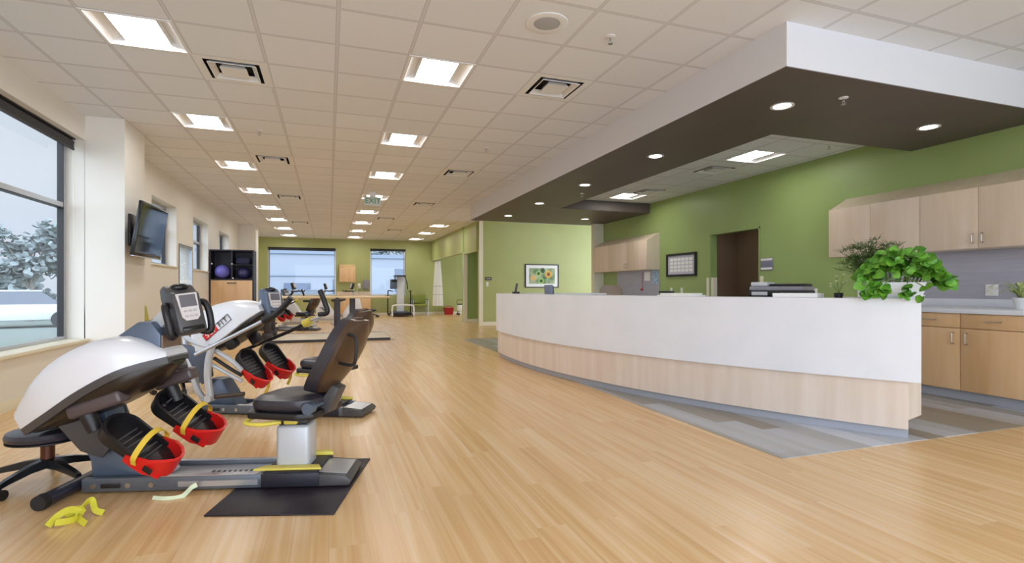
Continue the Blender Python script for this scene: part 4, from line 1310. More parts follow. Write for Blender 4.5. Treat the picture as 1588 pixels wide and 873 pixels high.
def stepper_a(label):
    t = thing('recumbent_stepper', label, 'exercise machine', (0, 3.27, 0), R(-14.5))
    base_rail(t, -1.27, 0.145, -0.19)
    stabilizer(t, -1.33, -0.30, 0.42)
    # front upright
    b = MB()
    b.prism([(-1.26, 0.05), (-0.98, 0.05), (-1.02, 0.10), (-1.16, 0.30), (-1.20, 0.46), (-1.36, 0.42), (-1.33, 0.28), (-1.27, 0.16)], -0.06, 0.10, 'y', bevel=0.008)
    b.build('front_upright', M_bluegrey, t)
    for ya in (-0.11, 0.13):
        MB().prism([(-1.43, 0.40), (-1.22, 0.46), (-1.14, 0.24), (-1.18, 0.19), (-1.29, 0.23)], ya, ya + 0.02, 'y', bevel=0.003).build('side_plate', M_darkgrey, t)
    b = MB(); b.box((-0.93, 0.02, 0.09), (0.14, 0.10, 0.06), (0, 0.5, 0), 0.01); b.build('front_cover', M_ltgrey, t)
    rim = [(-1.565, 0.355), (-1.38, 0.46), (-1.19, 0.583), (-1.0, 0.685), (-0.84, 0.732)]
    wid = [0.14, 0.225, 0.26, 0.24, 0.11]
    top = [0.12, 0.21, 0.235, 0.185, 0.04]
    sec = loft_shell(rim, wid, top, 0)
    b = MB(); b.rings(shell_rings(sec, 4.5, nseg=24)); sh = b.build('shroud', M_shroud, t)
    b = MB()
    rs = []
    for (x, z, ux, uz, wv, tv) in sec:
        rs.append([(x + ux * h_, s_, z + uz * h_) for h_, s_ in ((-0.03, -wv * 0.97), (0.0, -wv * 1.012), (0.008, -wv * 1.012), (0.008, wv * 1.012), (0.0, wv * 1.012), (-0.03, wv * 0.97))])
    b.rings(rs); b.build('shroud_trim', M_darkgrey, t)
    sec2 = loft_shell(rim, [0.09, 0.17, 0.22, 0.21, 0.07], [0.02, 0.08, 0.12, 0.11, 0.03], 0)
    b = MB(); b.rings(shell_rings(sec2, 2.6, base=-0.02, sign=-1)); b.build('underside_housing', mat_cached('bronze_black', '#2A211A', 0.3), t)
    # pedal arms
    for (p0, p1, yy) in (((-1.29, 0.455), (-1.02, 0.545), -0.17), ((-1.06, 0.535), (-0.84, 0.61), 0.19)):
        b = MB()
        dx, dz = p1[0] - p0[0], p1[1] - p0[1]
        ang = -math.atan2(dz, dx)
        b.box(((p0[0] + p1[0]) / 2, yy, (p0[1] + p1[1]) / 2), (math.hypot(dx, dz), 0.10, 0.075), (0, ang, 0), 0.02, 3)
        ar = b.build('pedal_arm', mat_cached('arm_grey', '#54494A', 0.3), t)
        b = MB(); b.cyl((p0[0] + 0.08, yy, p0[1] - 0.01), (p0[0] + 0.12, yy, p0[1] - 0.10), 0.04, 0.035, 16); b.build('arm_joint', M_black, ar)
    pedal(t, (-0.79, 0.155), (-1.13, 0.405), -0.17, tilt=R(-20), L=0.41, W=0.098)
    pedal(t, (-0.71, 0.225), (-1.05, 0.475), 0.15, tilt=R(-20), L=0.41, W=0.098)
    b = MB(); b.ball((-0.99, 0.13, 0.42), 0.022, 2); b.cyl((-0.99, 0.13, 0.42), (-0.95, 0.15, 0.46), 0.008); b.build('adjust_knob', M_black, t)
    # mast block and console neck
    b = MB(); b.prism([(-1.18, 0.80), (-1.0, 0.93), (-0.93, 0.93), (-0.88, 0.86), (-0.88, 0.74), (-1.02, 0.70)], -0.10, 0.11, 'y', bevel=0.012); mm = b.build('mast_block', M_bluegrey, t)
    b = MB(); b.prism([(-0.935, 0.865), (-0.872, 0.855), (-0.872, 0.752), (-0.935, 0.745)], -0.09, 0.10, 'y', bevel=0.005); b.build('mast_face', mat_cached('bronze_plate', '#7A6250', 0.3), mm)
    b = MB(); b.prism([(-0.99, 0.90), (-0.92, 0.88), (-0.80, 1.0), (-0.80, 1.08), (-0.84, 1.08)], -0.045, 0.055, 'y', bevel=0.008); b.build('console_neck', M_ltgrey, t)
    console(t, -0.80, 0.0, 0.85, 1.15, R(-40), R(14), M_darkgrey, roll=R(7))
    seat_assembly(t, -0.19, 0.465, R(-13), 0.335)
    return t
M1 = stepper_a('nearest recumbent stepper with white curved shroud, red foot cups and dark console')

def stepper_b(label, loc, rz):
    t = thing('recumbent_stepper', label, 'exercise machine', loc, rz)
    base_rail(t, -1.15, 0.36, -0.02)
    stabilizer(t, -1.22, -0.30, 0.34)
    b = MB(); b.prism([(-1.14, 0.05), (-0.82, 0.05), (-0.88, 0.14), (-0.98, 0.30), (-1.12, 0.30), (-1.12, 0.16)], -0.06, 0.10, 'y', bevel=0.008); b.build('front_upright', M_bluegrey, t)
    rim = [(-1.20, 0.545), (-1.02, 0.60), (-0.85, 0.70), (-0.69, 0.825), (-0.57, 0.92)]
    wid = [0.12, 0.19, 0.20, 0.19, 0.12]
    top = [0.20, 0.33, 0.33, 0.24, 0.07]
    sec = loft_shell(rim, wid, top, 0)
    b = MB(); b.rings(shell_rings(sec, 3.2)); b.build('shroud', M_shroud, t)
    sec2 = loft_shell(rim, [0.06, 0.13, 0.16, 0.15, 0.07], [0.02, 0.05, 0.06, 0.05, 0.02], 0)
    b = MB(); b.rings(shell_rings(sec2, 3.0, base=-0.001, sign=-1)); b.build('underside_housing', M_black, t)
    # logo
    c0 = Vector((-0.93, 0, 0.80)); ang = math.atan2(0.72 - 0.995, -1.13 + 0.80) 
    ang = math.atan2(0.27, 0.33)
    lm = Matrix.Translation((-0.925, -0.199, 0.775)) @ Matrix.Rotation(-ang, 4, 'Y') @ Matrix.Rotation(PI / 2, 4, 'X')
    lg = MB(); lg.box((-0.075, 0, 0), (0.15, 0.062, 0.008), None, 0.003); lg.xf(lm); lb = lg.build('logo_plate', M_red, t)
    b = MB()
    for (x0, x1, y0, y1) in ((-0.15, 0.15, 0.028, 0.031), (-0.15, 0.15, -0.031, -0.028), (0.147, 0.15, -0.031, 0.031), (-0.15, -0.147, -0.031, 0.031)):
        b.bb(x0, x1, y0, y1, -0.003, 0.005)
    b.xf(lm); b.build('logo_border', M_darkgrey, lb, smooth=False)
    text_part('logo_letters', 'SCI', 0.062, M_shroud, lb, lm @ Matrix.Translation((-0.075, 0, 0.005)), 0.002, 1.15)
    text_part('logo_letters', 'FIT', 0.062, M_darkgrey, lb, lm @ Matrix.Translation((0.072, 0, 0.004)), 0.002, 1.3)
    # frame tubes
    b = MB()
    b.tube([(-0.94, -0.235, 0.63), (-0.975, -0.235, 0.50), (-0.985, -0.235, 0.35), (-0.96, -0.23, 0.15)], 0.03, 10)
    b.build('frame_tube', M_ltgrey, t)
    b = MB()
    b.tube([(-1.36, -0.02, 0.70), (-1.32, -0.05, 0.56), (-1.25, -0.08, 0.42), (-1.20, -0.08, 0.22), (-1.14, -0.05, 0.10)], 0.028, 10)
    b.tube([(-1.38, -0.02, 0.69), (-1.20, -0.12, 0.64), (-1.02, -0.17, 0.60)], 0.022, 10)
    b.build('frame_tube', M_ltgrey, t)
    b = MB(); b.prism([(-1.33, 0.62), (-1.06, 0.58), (-1.02, 0.34), (-1.12, 0.26), (-1.20, 0.40)], -0.13, -0.10, 'y', bevel=0.006); b.build('side_panel', mat_cached('slate_panel', '#4B5566', 0.4), t)
    b = MB(); b.tube([(-0.94, -0.19, 0.57), (-0.80, -0.19, 0.49), (-0.70, -0.18, 0.40)], 0.022, 8); b.build('link_bar', M_ltgrey, t)
    b = MB(); b.tube([(-0.95, -0.20, 0.51), (-0.82, -0.20, 0.43), (-0.70, -0.19, 0.36)], 0.016, 8); b.build('link_bar', M_black, t)
    b = MB(); b.tube([(-0.96, -0.21, 0.45), (-0.82, -0.21, 0.38), (-0.69, -0.20, 0.31)], 0.018, 8); b.build('link_bar', M_ltgrey, t)
    b = MB(); b.cyl((-0.97, -0.21, 0.17), (-0.68, -0.19, 0.20), 0.02); b.build('drive_shaft', mat_cached('bronze_shaft', '#4A3A30', 0.35), t)
    b = MB(); b.cyl((-0.965, -0.27, 0.165), (-0.965, -0.20, 0.165), 0.032); b.build('pivot_cap', M_ltgrey, t)
    # near lever
    b = MB(); b.tube([(-1.08, -0.26, 0.545), (-0.75, -0.26, 0.70), (-0.42, -0.26, 0.86)], 0.017, 10, smooth=False); a1 = b.build('hand_lever', M_alu, t)
    b = MB(); b.tube([(-0.46, -0.26, 0.84), (-0.36, -0.26, 0.89), (-0.28, -0.26, 0.96), (-0.21, -0.26, 1.04)], lambda u: 0.026 if u > 0.2 else 0.034, 10); b.build('grip', M_black, a1)
    # far lever
    b = MB(); b.tube([(-0.95, 0.24, 0.53), (-0.5, 0.24, 0.71), (-0.33, 0.24, 0.79)], 0.017, 10, smooth=False); a2 = b.build('hand_lever', M_black, t)
    b = MB(); b.cyl((-0.36, 0.24, 0.78), (-0.29, 0.24, 0.815), 0.036, 0.036, 14); b.build('collar', M_yellow, a2)
    b = MB(); b.cyl((-0.30, 0.24, 0.81), (-0.16, 0.24, 0.865), 0.013); b.build('extension_tube', M_alu, a2)
    b = MB(); b.tube([(-0.21, 0.24, 0.87), (-0.13, 0.24, 0.89), (-0.15, 0.24, 0.98), (-0.20, 0.24, 1.10)], 0.024, 10); b.build('grip', M_black, a2)
    pedal(t, (-0.55, 0.275), (-0.80, 0.59), -0.10, tilt=R(-22), strap_up=False)
    pedal(t, (-0.46, 0.32), (-0.72, 0.61), 0.13, tilt=R(-22), strap_up=False)
    for yy, xx, zz in ((-0.10, -0.80, 0.60), (0.13, -0.72, 0.62)):
        b = MB(); b.box((xx - 0.05, yy, zz + 0.03), (0.10, 0.08, 0.10), (0, -0.6, 0), 0.02); b.build('pedal_arm', M_black, t)
    b = MB(); b.prism([(-0.70, 0.90), (-0.62, 0.90), (-0.56, 1.0), (-0.62, 1.02)], -0.04, 0.05, 'y', bevel=0.006); b.build('console_neck', M_ltgrey, t)
    console(t, -0.53, 0.0, 0.87, 1.13, R(-30), R(14), M_bluegrey, hnd=False)
    seat_assembly(t, -0.02, 0.455, R(-12), 0.335)
    return t
M2 = stepper_b('middle recumbent stepper with lettered white shroud and long silver hand lever', (0.0, 5.0, 0), R(-25))
dup(M2, (-0.60, 15.3, 0), R(-20), 'third recumbent stepper, far off beyond the parallel bars platform')

# mat under the nearest machine
b = MB(); b.prism([(-0.475, -0.47), (0.153, -0.50), (0.17, 0.36), (-0.475, 0.36)], 0.0005, 0.008, 'z', bevel=0.002)
o = tag(b.build('floor_mat', M_matmat), 'thin black rubber mat under the nearest stepper seat', 'mat')
o.location = (0, 3.27, 0); o.rotation_euler = (0, 0, R(-14.5))
# yellow straps on the floor by the stabilizer
b = MB()
def fl(pts, w_=0.03):
    b.tube([(-1.22 + (x + 1.22) * 0.62, 3.02 + (y - 3.02) * 0.62, z * 0.8 + 0.002) for x, y, z in pts], 0, flat=((0.4, 0.3, 0.85), w_, 0.005))
fl([(-1.24, 3.03, 0.012), (-1.20, 3.06, 0.05), (-1.14, 3.10, 0.075), (-1.09, 3.14, 0.05), (-1.08, 3.12, 0.015), (-1.13, 3.06, 0.02), (-1.19, 3.02, 0.03)])
fl([(-1.10, 3.10, 0.02), (-1.08, 3.18, 0.06), (-1.04, 3.24, 0.085), (-1.0, 3.20, 0.03), (-0.94, 3.18, 0.012)], 0.028)
fl([(-1.08, 3.12, 0.02), (-1.05, 3.06, 0.02), (-0.99, 2.99, 0.012)], 0.028)
fl([(-1.16, 3.12, 0.02), (-1.1, 3.16, 0.045), (-1.06, 3.12, 0.03)], 0.05)
tag(b.build('safety_strap', M_lime), 'yellow webbing strap lying on the floor by the front bar', 'strap')
b = MB(); b.tube([(-0.88, 3.27, 0.006), (-0.81, 3.235, 0.006), (-0.74, 3.24, 0.008), (-0.70, 3.27, 0.04), (-0.675, 3.275, 0.05)], 0, flat=((0.3, 0.3, 0.9), 0.024, 0.004))
tag(b.build('safety_strap', mat('pale_webbing', '#D5E2C0', 0.7)), 'short pale tether strap hanging from the base rail', 'strap')

# stools
def make_stool(label, loc, rz, group):
    t = thing('rolling_stool', label, 'stool', loc, rz, group)
    b = MB(); b.lathe([(0.001, 0.255), (0.17, 0.255), (0.185, 0.265), (0.19, 0.285), (0.18, 0.305), (0.14, 0.315), (0.001, 0.317)], seg=36); b.build('seat', M_vinyl, t)
    b = MB(); b.lathe([(0.001, 0.24), (0.15, 0.24), (0.185, 0.25), (0.185, 0.256), (0.001, 0.256)], seg=36); b.build('seat_pan', M_black, t)
    b = MB(); b.cyl((0, 0, 0.10), (0, 0, 0.21), 0.033, 0.033, 20); b.build('column', M_brownlev, t)
    b = MB(); b.cyl((0, 0, 0.21), (0, 0, 0.245), 0.014, 0.014, 12); b.build('gas_rod', M_chrome, t)
    b = MB(); b.tube([(0.01, 0, 0.23), (0.06, 0.02, 0.226), (0.12, 0.05, 0.22)], 0.006, 8); b.build('height_lever', M_black, t)
    for k in range(5):
        a = 2 * PI * k / 5 + 0.35
        c, s = math.cos(a), math.sin(a)
        rs = []
        for q, (rr, zz, ww, hh) in enumerate(((0.02, 0.115, 0.026, 0.026), (0.12, 0.108, 0.023, 0.020), (0.24, 0.085, 0.019, 0.014), (0.285, 0.072, 0.016, 0.012))):
            rs.append([(c * rr - s * y_, s * rr + c * y_, zz + z_) for y_, z_ in ((-ww, -hh), (ww, -hh), (ww * 0.7, hh), (-ww * 0.7, hh))])
        b = MB(); b.rings(rs); lg = b.build('base_leg', M_blackshine, t)
        b = MB(); cx, cy = c * 0.272, s * 0.272
        for sg in (-1, 1):
            b.cyl((cx - s * sg * 0.008, cy + c * sg * 0.008, 0.028), (cx - s * sg * 0.024, cy + c * sg * 0.024, 0.028), 0.0275, 0.0275, 14)
        b.cyl((cx, cy, 0.03), (cx, cy, 0.075), 0.009)
        b.build('caster', M_black, lg)
    return t
st = make_stool('black round rolling stool under the tip of the nearest shroud', (-1.53, 3.76, 0), 0.2, 'rolling stools')
dup(st, (-1.52, 6.65, 0), 0.9, 'black rolling stool behind the nearest console, by the silver frame')
dup(st, (1.6, 21.6, 0), 0.4, 'black rolling stool near the back counter')

# ------------------------------------------------------------------ parallel bars, far bikes, treadmill
t = thing('parallel_bars', 'parallel walking bars with pale platform and dark brown posts', 'parallel bars', (0.05, 12.7, 0))
MB().prism([(-1.35, 0.0), (1.35, 0.0), (1.22, 0.05), (-1.35, 0.05)], -0.85, 0.85, 'y', bevel=0.004).build('platform', M_plat, t)
b = MB(); b.bb(-1.36, 1.22, -0.88, -0.851, 0, 0.055); b.bb(-1.36, 1.22, 0.851, 0.88, 0, 0.055); b.build('platform_edge', M_black, t, smooth=False)
for yy in (-0.5, 0.5):
    b = MB(); b.cyl((-1.3, yy, 0.93), (1.25, yy, 0.93), 0.024, 0.024, 14); bar = b.build('handrail', M_barwood, t)
    for xx in ((-1.27, 0.12) if yy < 0 else (-1.27, 0.48)):
        b = MB(); b.box((xx, yy, 0.49), (0.13, 0.08, 0.80), None, 0.008); b.box((xx, yy, 0.12), (0.20, 0.14, 0.14), None, 0.01); b.box((xx, yy, 0.90), (0.06, 0.05, 0.05))
        b.build('post', M_darkwood, t)

def make_bike(label, loc, rz, group):
    t = thing('upright_bike', label, 'exercise bike', loc, rz, group)
    b = MB(); b.prism([(-0.45, 0.12), (0.1, 0.12), (0.15, 0.3), (-0.05, 0.62), (-0.25, 0.85), (-0.38, 0.8), (-0.45, 0.5)], -0.09, 0.09, 'y', bevel=0.03); b.build('housing', M_shroud, t)
    b = MB(); b.bb(-0.5, 0.45, -0.05, 0.05, 0.05, 0.12, 0.01); b.bb(-0.5, -0.42, -0.25, 0.25, 0.0, 0.06, 0.01); b.bb(0.38, 0.46, -0.25, 0.25, 0.0, 0.06, 0.01); b.build('base_frame', M_ltgrey, t)
    b = MB(); b.cyl((0.2, 0, 0.1), (0.33, 0, 0.72), 0.03); b.build('seat_post', M_alu, t)
    b = MB(); b.prism([(0.12, 0.0), (0.18, -0.05), (0.36, -0.13), (0.46, -0.12), (0.5, 0), (0.46, 0.12), (0.36, 0.13), (0.18, 0.05)], 0.72, 0.79, 'z', bevel=0.02); b.build('saddle', M_black, t)
    b = MB(); b.tube([(-0.25, 0, 0.8), (-0.2, 0, 1.0), (-0.18, 0, 1.12)], 0.03, 10); b.build('console_post', M_ltgrey, t)
    b = MB(); b.box((-0.16, 0, 1.20), (0.07, 0.18, 0.2), (0, -0.3, 0), 0.02); cn = b.build('console', M_black, t)
    b = MB(); b.box((-0.118, 0, 1.215), (0.008, 0.13, 0.12), (0, -0.3, 0)); b.build('screen', M_screenpanel, cn, smooth=False)
    b = MB()
    b.tube([(-0.2, -0.03, 1.03), (-0.12, -0.2, 1.05), (0.05, -0.23, 1.04), (0.1, -0.2, 1.08)], 0.018, 8); b.tube([(-0.2, 0.03, 1.03), (-0.12, 0.2, 1.05), (0.05, 0.23, 1.04), (0.1, 0.2, 1.08)], 0.018, 8)
    b.build('handlebar', M_black, t)
    for s in (-1, 1):
        b = MB(); b.cyl((-0.12, s * 0.09, 0.35), (-0.12, s * 0.13, 0.35), 0.02); b.box((-0.12 + s * 0.07, s * 0.12, 0.35 - s * 0.07), (0.03, 0.02, 0.2), (0, R(-45), 0)); b.box((-0.12 + s * 0.14, s * 0.18, 0.35 - s * 0.14), (0.1, 0.1, 0.025), None, 0.006)
        b.build('crank_pedal', M_black, t)
    return t
bk = make_bike('white upright exercise bike in front of the wide back window', (-0.85, 17.0, 0), R(-20), 'upright bikes by the back window')
dup(bk, (0.05, 18.9, 0), R(-10), 'upright exercise bike farthest back, just left of the dark post')
dup(bk, (0.55, 17.6, 0), R(190), 'upright exercise bike turned the other way beyond the dark post')

t = thing('unweighting_treadmill', 'white framed walking treadmill with tall column before the narrow back window', 'treadmill', (2.8, 22.2, 0))
MB().bb(-0.36, 0.36, -0.7, 0.75, 0.05, 0.17, 0.02).build('deck', M_black, t)
MB().bb(-0.27, 0.27, -0.69, 0.7, 0.17, 0.18).build('belt', mat('belt_blue_grey', '#4E5A70', 0.6), t, smooth=False)
b = MB(); b.tube([(-0.42, -0.75, 0.02), (-0.42, -0.75, 0.35), (-0.33, -0.75, 0.46), (0.33, -0.75, 0.46), (0.42, -0.75, 0.35), (0.42, -0.75, 0.02)], 0.035, 10); b.build('front_arch', M_shroud, t)
b = MB(); b.box((0.05, 0.55, 0.9), (0.30, 0.16, 1.5), None, 0.03); b.build('lift_column', M_shroud, t)
b = MB(); b.box((0.0, 0.30, 1.66), (0.46, 0.5, 0.05), None, 0.01); b.tube([(0.2, 0.3, 1.66), (0.25, 0.0, 1.4), (0.28, -0.1, 1.1)], 0.02, 8); b.tube([(-0.2, 0.3, 1.66), (-0.2, 0.1, 1.4)], 0.02, 8); b.build('overhead_yoke', M_black, t)
b = MB(); b.box((-0.25, 0.35, 1.32), (0.28, 0.1, 0.4), None, 0.03); cn = b.build('control_panel', M_bluegrey, t)
b = MB(); b.box((-0.22, 0.29, 1.45), (0.22, 0.03, 0.1), None, 0.01); b.build('display', M_black, cn)
for s in (-1, 1):
    b = MB(); b.tube([(s * 0.47, 0.5, 0.06), (s * 0.47, 0.4, 0.95), (s * 0.45, 0.2, 1.05), (s * 0.33, -0.1, 1.02)], 0.022, 8); b.build('handrail', M_black, t)
b = MB()
for sx in (-1, 1):
    for sy in (-0.7, 0.7): b.cyl((sx * 0.40 - 0.03, sy, 0.05), (sx * 0.40 + 0.03, sy, 0.05), 0.05, 0.05, 16)
b.build('wheel', M_rubber, t)

# back counter and cabinet
t = thing('wall_cabinet', 'small square maple cabinet high between the back windows', 'wall cabinet', (0.73, YB, 0))
MB().prism([(-0.32, 1.40), (-0.32, 1.97), (-0.003, 2.14), (-0.003, 1.40)], -0.32, 0.32, 'x').build('carcass', M_maple2, t, smooth=False)
MB().bb(-0.315, 0.315, -0.338, -0.321, 1.405, 1.965, 0.002).build('door', M_maple2, t)
t = thing('sink_counter', 'maple sink counter between the back windows', 'counter', (0.98, YB, 0))
MB().bb(-0.66, 0.66, -0.55, -0.003, 0.1, 0.86).build('carcass', M_maple2, t, smooth=False)
MB().bb(-0.66, 0.66, -0.48, -0.46, 0, 0.1).build('toe_kick', M_toe, t, smooth=False)
for a in (-0.65, 0.005): MB().bb(a, a + 0.645, -0.57, -0.551, 0.11, 0.85, 0.002).build('door', M_maple2, t)
MB().bb(-0.68, 0.68, -0.59, -0.003, 0.861, 0.90, 0.004).build('worktop', M_maple3, t)
MB().bb(-0.68, 0.68, -0.025, -0.003, 0.90, 1.0).build('upstand', M_maple3, t, smooth=False)
b = MB(); b.tube([(0.2, -0.12, 0.9), (0.2, -0.12, 1.15), (0.2, -0.18, 1.24), (0.2, -0.28, 1.2)], 0.014, 8); b.build('tap', M_chrome, t)
t = thing('soap_dispenser', 'white soap dispenser above the back sink counter', 'dispenser', (1.20, YB, 1.24))
MB().box((0, -0.05, 0), (0.12, 0.09, 0.22), None, 0.02).build('body', M_paper, t)
MB().box((0, -0.06, -0.115), (0.06, 0.05, 0.02), None, 0.005).build('spout', M_black, t)
t = thing('towel_dispenser', 'grey paper towel dispenser beside the narrow back window', 'dispenser', (1.48, YB, 1.3))
MB().box((0, -0.08, 0), (0.26, 0.15, 0.38), None, 0.03).build('body', M_grprint, t)
MB().box((0, -0.09, -0.17), (0.2, 0.1, 0.05), None, 0.01).build('outlet_slot', M_black, t)

def make_chair(label, loc, rz, vin, group=None):
    t = thing('guest_chair', label, 'chair', loc, rz, group)
    MB().box((0, 0, 0.43), (0.58, 0.52, 0.09), None, 0.03).build('seat', vin, t)
    MB().box((0, 0.25, 0.68), (0.58, 0.08, 0.38), (R(-8), 0, 0), 0.03).build('backrest', vin, t)
    for s in (-1, 1):
        b = MB(); b.tube([(s * 0.32, -0.25, 0.0), (s * 0.32, -0.25, 0.60), (s * 0.32, -0.2, 0.64), (s * 0.32, 0.24, 0.64)], 0.014, 8, 3); b.tube([(s * 0.32, 0.30, 0.0), (s * 0.32, 0.24, 0.45), (s * 0.32, 0.24, 0.64)], 0.014, 8, 3)
        b.cyl((s * 0.32, -0.22, 0.40), (s * 0.32, 0.24, 0.40), 0.012); b.cyl((s * 0.25, 0, 0.40), (s * 0.32, 0, 0.40), 0.012)
        b.build('side_frame', M_alu, t)
        MB().box((s * 0.32, 0.0, 0.655), (0.05, 0.36, 0.025), None, 0.01).build('armrest', M_black, t)
    return t
make_chair('green upholstered guest chair by the back wall near the curtain', (3.68, 22.8, 0), 0, M_greenvinyl)
make_chair('yellow-green guest chair against the left wall past the column', (-2.32, 8.95, 0), R(90), M_limeseat)

t = thing('privacy_curtain', 'white gathered privacy curtain hanging at the alcove', 'curtain', (4.42, 22.55, 0))
def curtain(z0, z1, f0, f1, n=40):
    b = MB()
    rs = []
    for q in range(7):
        z = z0 + (z1 - z0) * q / 6
        f = f0 + (f1 - f0) * q / 6
        ring = []
        for k in range(n):
            a = 2 * PI * k / n
            r_ = 1 + 0.13 * math.sin(a * 9) 
            ring.append((0.21 * f * r_ * math.cos(a), 0.10 * f * r_ * math.sin(a), z))
        rs.append(ring)
    b.rings(rs)
    return b
curtain(0.40, 1.25, 1.0, 0.86).build('lower_cloth', M_curtain, t)
curtain(1.25, 2.30, 0.86, 0.5).build('upper_cloth', M_curtain, t)
for z, f in ((1.22, 0.875), (0.86, 0.93)):
    curtain(z, z + 0.03, f, f).build('band', M_curtain2, t)
b = MB(); b.cyl((-0.05, -0.6, 2.32), (-0.05, 0.6, 2.32), 0.015, 0.015, 10); b.build('track', M_alu, t)

t = thing('red_bin', 'red plastic bin on the alcove floor beside the curtain', 'bin', (4.95, 22.85, 0))
b = MB(); b.rings([[(x * f, y * f, z) for x, y in ((-0.2, -0.16), (0.2, -0.16), (0.2, 0.16), (-0.2, 0.16))] for f, z in ((0.8, 0.0), (1, 0.28), (1.06, 0.28), (1.06, 0.30), (0.97, 0.30), (0.78, 0.03))]); b.build('tub', M_red2, t)
b = MB(); b.tube([(-0.2, 0, 0.3), (-0.12, 0, 0.36), (0.12, 0, 0.36), (0.2, 0, 0.3)], 0.012, 8); b.build('handle', M_red2, t)
t = thing('walker_cart', 'small white wheeled cart at the alcove edge by the partition', 'cart', (5.38, 22.3, 0))
MB().box((0, 0, 0.30), (0.3, 0.3, 0.28), None, 0.04).build('body', M_paper, t)
MB().box((0, 0, 0.46), (0.26, 0.26, 0.04), None, 0.01).build('lid', M_black, t)
b = MB()
for sx in (-1, 1):
    for sy in (-1, 1): b.cyl((sx * 0.13, sy * 0.13, 0.04), (sx * 0.13, sy * 0.16, 0.04), 0.04); b.cyl((sx * 0.13, sy * 0.13, 0.04), (sx * 0.13, sy * 0.13, 0.18), 0.01)
b.build('wheel', M_rubber, t)
b = MB(); b.tube([(-0.13, 0.13, 0.42), (-0.13, 0.17, 0.62), (0.13, 0.17, 0.62), (0.13, 0.13, 0.42)], 0.012, 8, 3); b.build('push_handle', M_black, t)

# ------------------------------------------------------------------ things on and behind the desk
px, py, pn = on_desk(9.2, 0.66)
t = thing('printer', 'grey and black desktop printer behind the reception counter', 'printer', (px, py, 0.7505), pn)
MB().bb(-0.21, 0.21, -0.24, 0.24, 0, 0.29, 0.02).build('body', M_grprint, t)
MB().bb(-0.20, 0.20, -0.23, 0.23, 0.345, 0.385, 0.01).build('scanner_lid', M_grprint, t)
MB().bb(-0.205, 0.19, -0.235, 0.235, 0.2905, 0.3445, 0.004).build('dark_band', M_black, t)
MB().bb(-0.16, 0.16, -0.22, 0.06, 0.3855, 0.41, 0.008).build('document_feeder', M_black, t)
MB().bb(-0.19, 0.05, 0.07, 0.22, 0.3855, 0.425, 0.01).build('document_tray', M_ltgrey, t)
MB().bb(-0.225, -0.206, 0.06, 0.2, 0.30, 0.335, 0.004).build('control_panel', M_ltgrey, t)
MB().bb(-0.222, -0.2105, -0.18, 0.02, 0.12, 0.25, 0.003).build('paper_drawer', M_darkgrey, t)

px, py, pn = on_desk(7.2, 0.20)
t = thing('paper_tray', 'low white paper tray on the counter top right of the printer', 'tray', (px, py, 1.0405), pn)
MB().bb(-0.12, 0.12, -0.17, 0.17, 0, 0.012, 0.003).build('base', M_paper, t)
b = MB(); b.bb(-0.12, -0.112, -0.17, 0.17, 0.012, 0.035); b.bb(0.112, 0.12, -0.17, 0.17, 0.012, 0.035); b.bb(-0.112, 0.112, -0.17, -0.162, 0.012, 0.035); b.build('rim', M_paper, t, smooth=False)
MB().bb(-0.1, 0.1, -0.15, 0.15, 0.0125, 0.022).build('sheets', M_curtain, t, smooth=False)
px, py, pn = on_desk(15.2, 0.18)
t = thing('paper_tray', 'low white paper tray on the counter top below the calendar', 'tray', (px, py, 1.0405), pn)
MB().bb(-0.12, 0.12, -0.2, 0.2, 0, 0.012, 0.003).build('base', M_paper, t)
MB().bb(-0.1, 0.1, -0.17, 0.17, 0.0125, 0.03).build('sheets', M_curtain, t, smooth=False)
MB().bb(-0.09, 0.09, 0.13, 0.2, 0.0305, 0.05, 0.004).build('clip', M_black, t)

px, py, pn = on_desk(38.6, 0.62)
t = thing('computer_monitor', 'blue-grey monitor back showing over the left end of the desk', 'monitor', (px, py, 0.7505), pn)
MB().box((0, 0, 0.295), (0.045, 0.27, 0.26), (0, R(-6), 0), 0.012).build('housing', M_bluemon, t)
MB().box((0.028, 0, 0.295), (0.006, 0.25, 0.23), (0, R(-6), 0)).build('screen', M_tv, t, smooth=False)
MB().box((0, 0, 0.10), (0.03, 0.06, 0.18), None, 0.006).build('stand', M_black, t)
MB().box((0, 0, 0.008), (0.16, 0.2, 0.015), None, 0.004).build('foot', M_black, t)
px, py, pn = on_desk(40.4, 0.16)
t = thing('desk_phone', 'dark cordless phone in its cradle at the left end of the desk', 'phone', (px, py, 1.0405), pn)
MB().box((0, 0, 0.015), (0.10, 0.09, 0.03), None, 0.008).build('cradle', M_black, t)
MB().box((0.01, 0.01, 0.09), (0.03, 0.05, 0.14), (0, R(10), 0), 0.01).build('handset', M_darkgrey, t)
t = thing('office_chair', 'taupe rounded office chair behind the desk near the picture wall', 'chair', (5.05, 9.1, 0), R(35))
MB().box((0, 0, 0.48), (0.5, 0.5, 0.09), None, 0.04).build('seat', M_taupe, t)
b = MB()
rs = []
for k in range(9):
    q = k / 8; z = 0.55 + 0.64 * q; wv = 0.24 * (1 - 0.35 * max(0, (q - 0.8) / 0.2) ** 2)
    rs.append([(0.24 + 0.03 * q - 0.06 * (a * a), a * wv, z) for a in [i / 6 - 1 for i in range(13)]] + [(0.29 + 0.03 * q - 0.06 * (a * a), a * wv, z) for a in [1 - i / 6 for i in range(13)]])
b.rings(rs); b.build('backrest', M_taupe, t)
b = MB(); b.cyl((0, 0, 0.1), (0, 0, 0.44), 0.03)
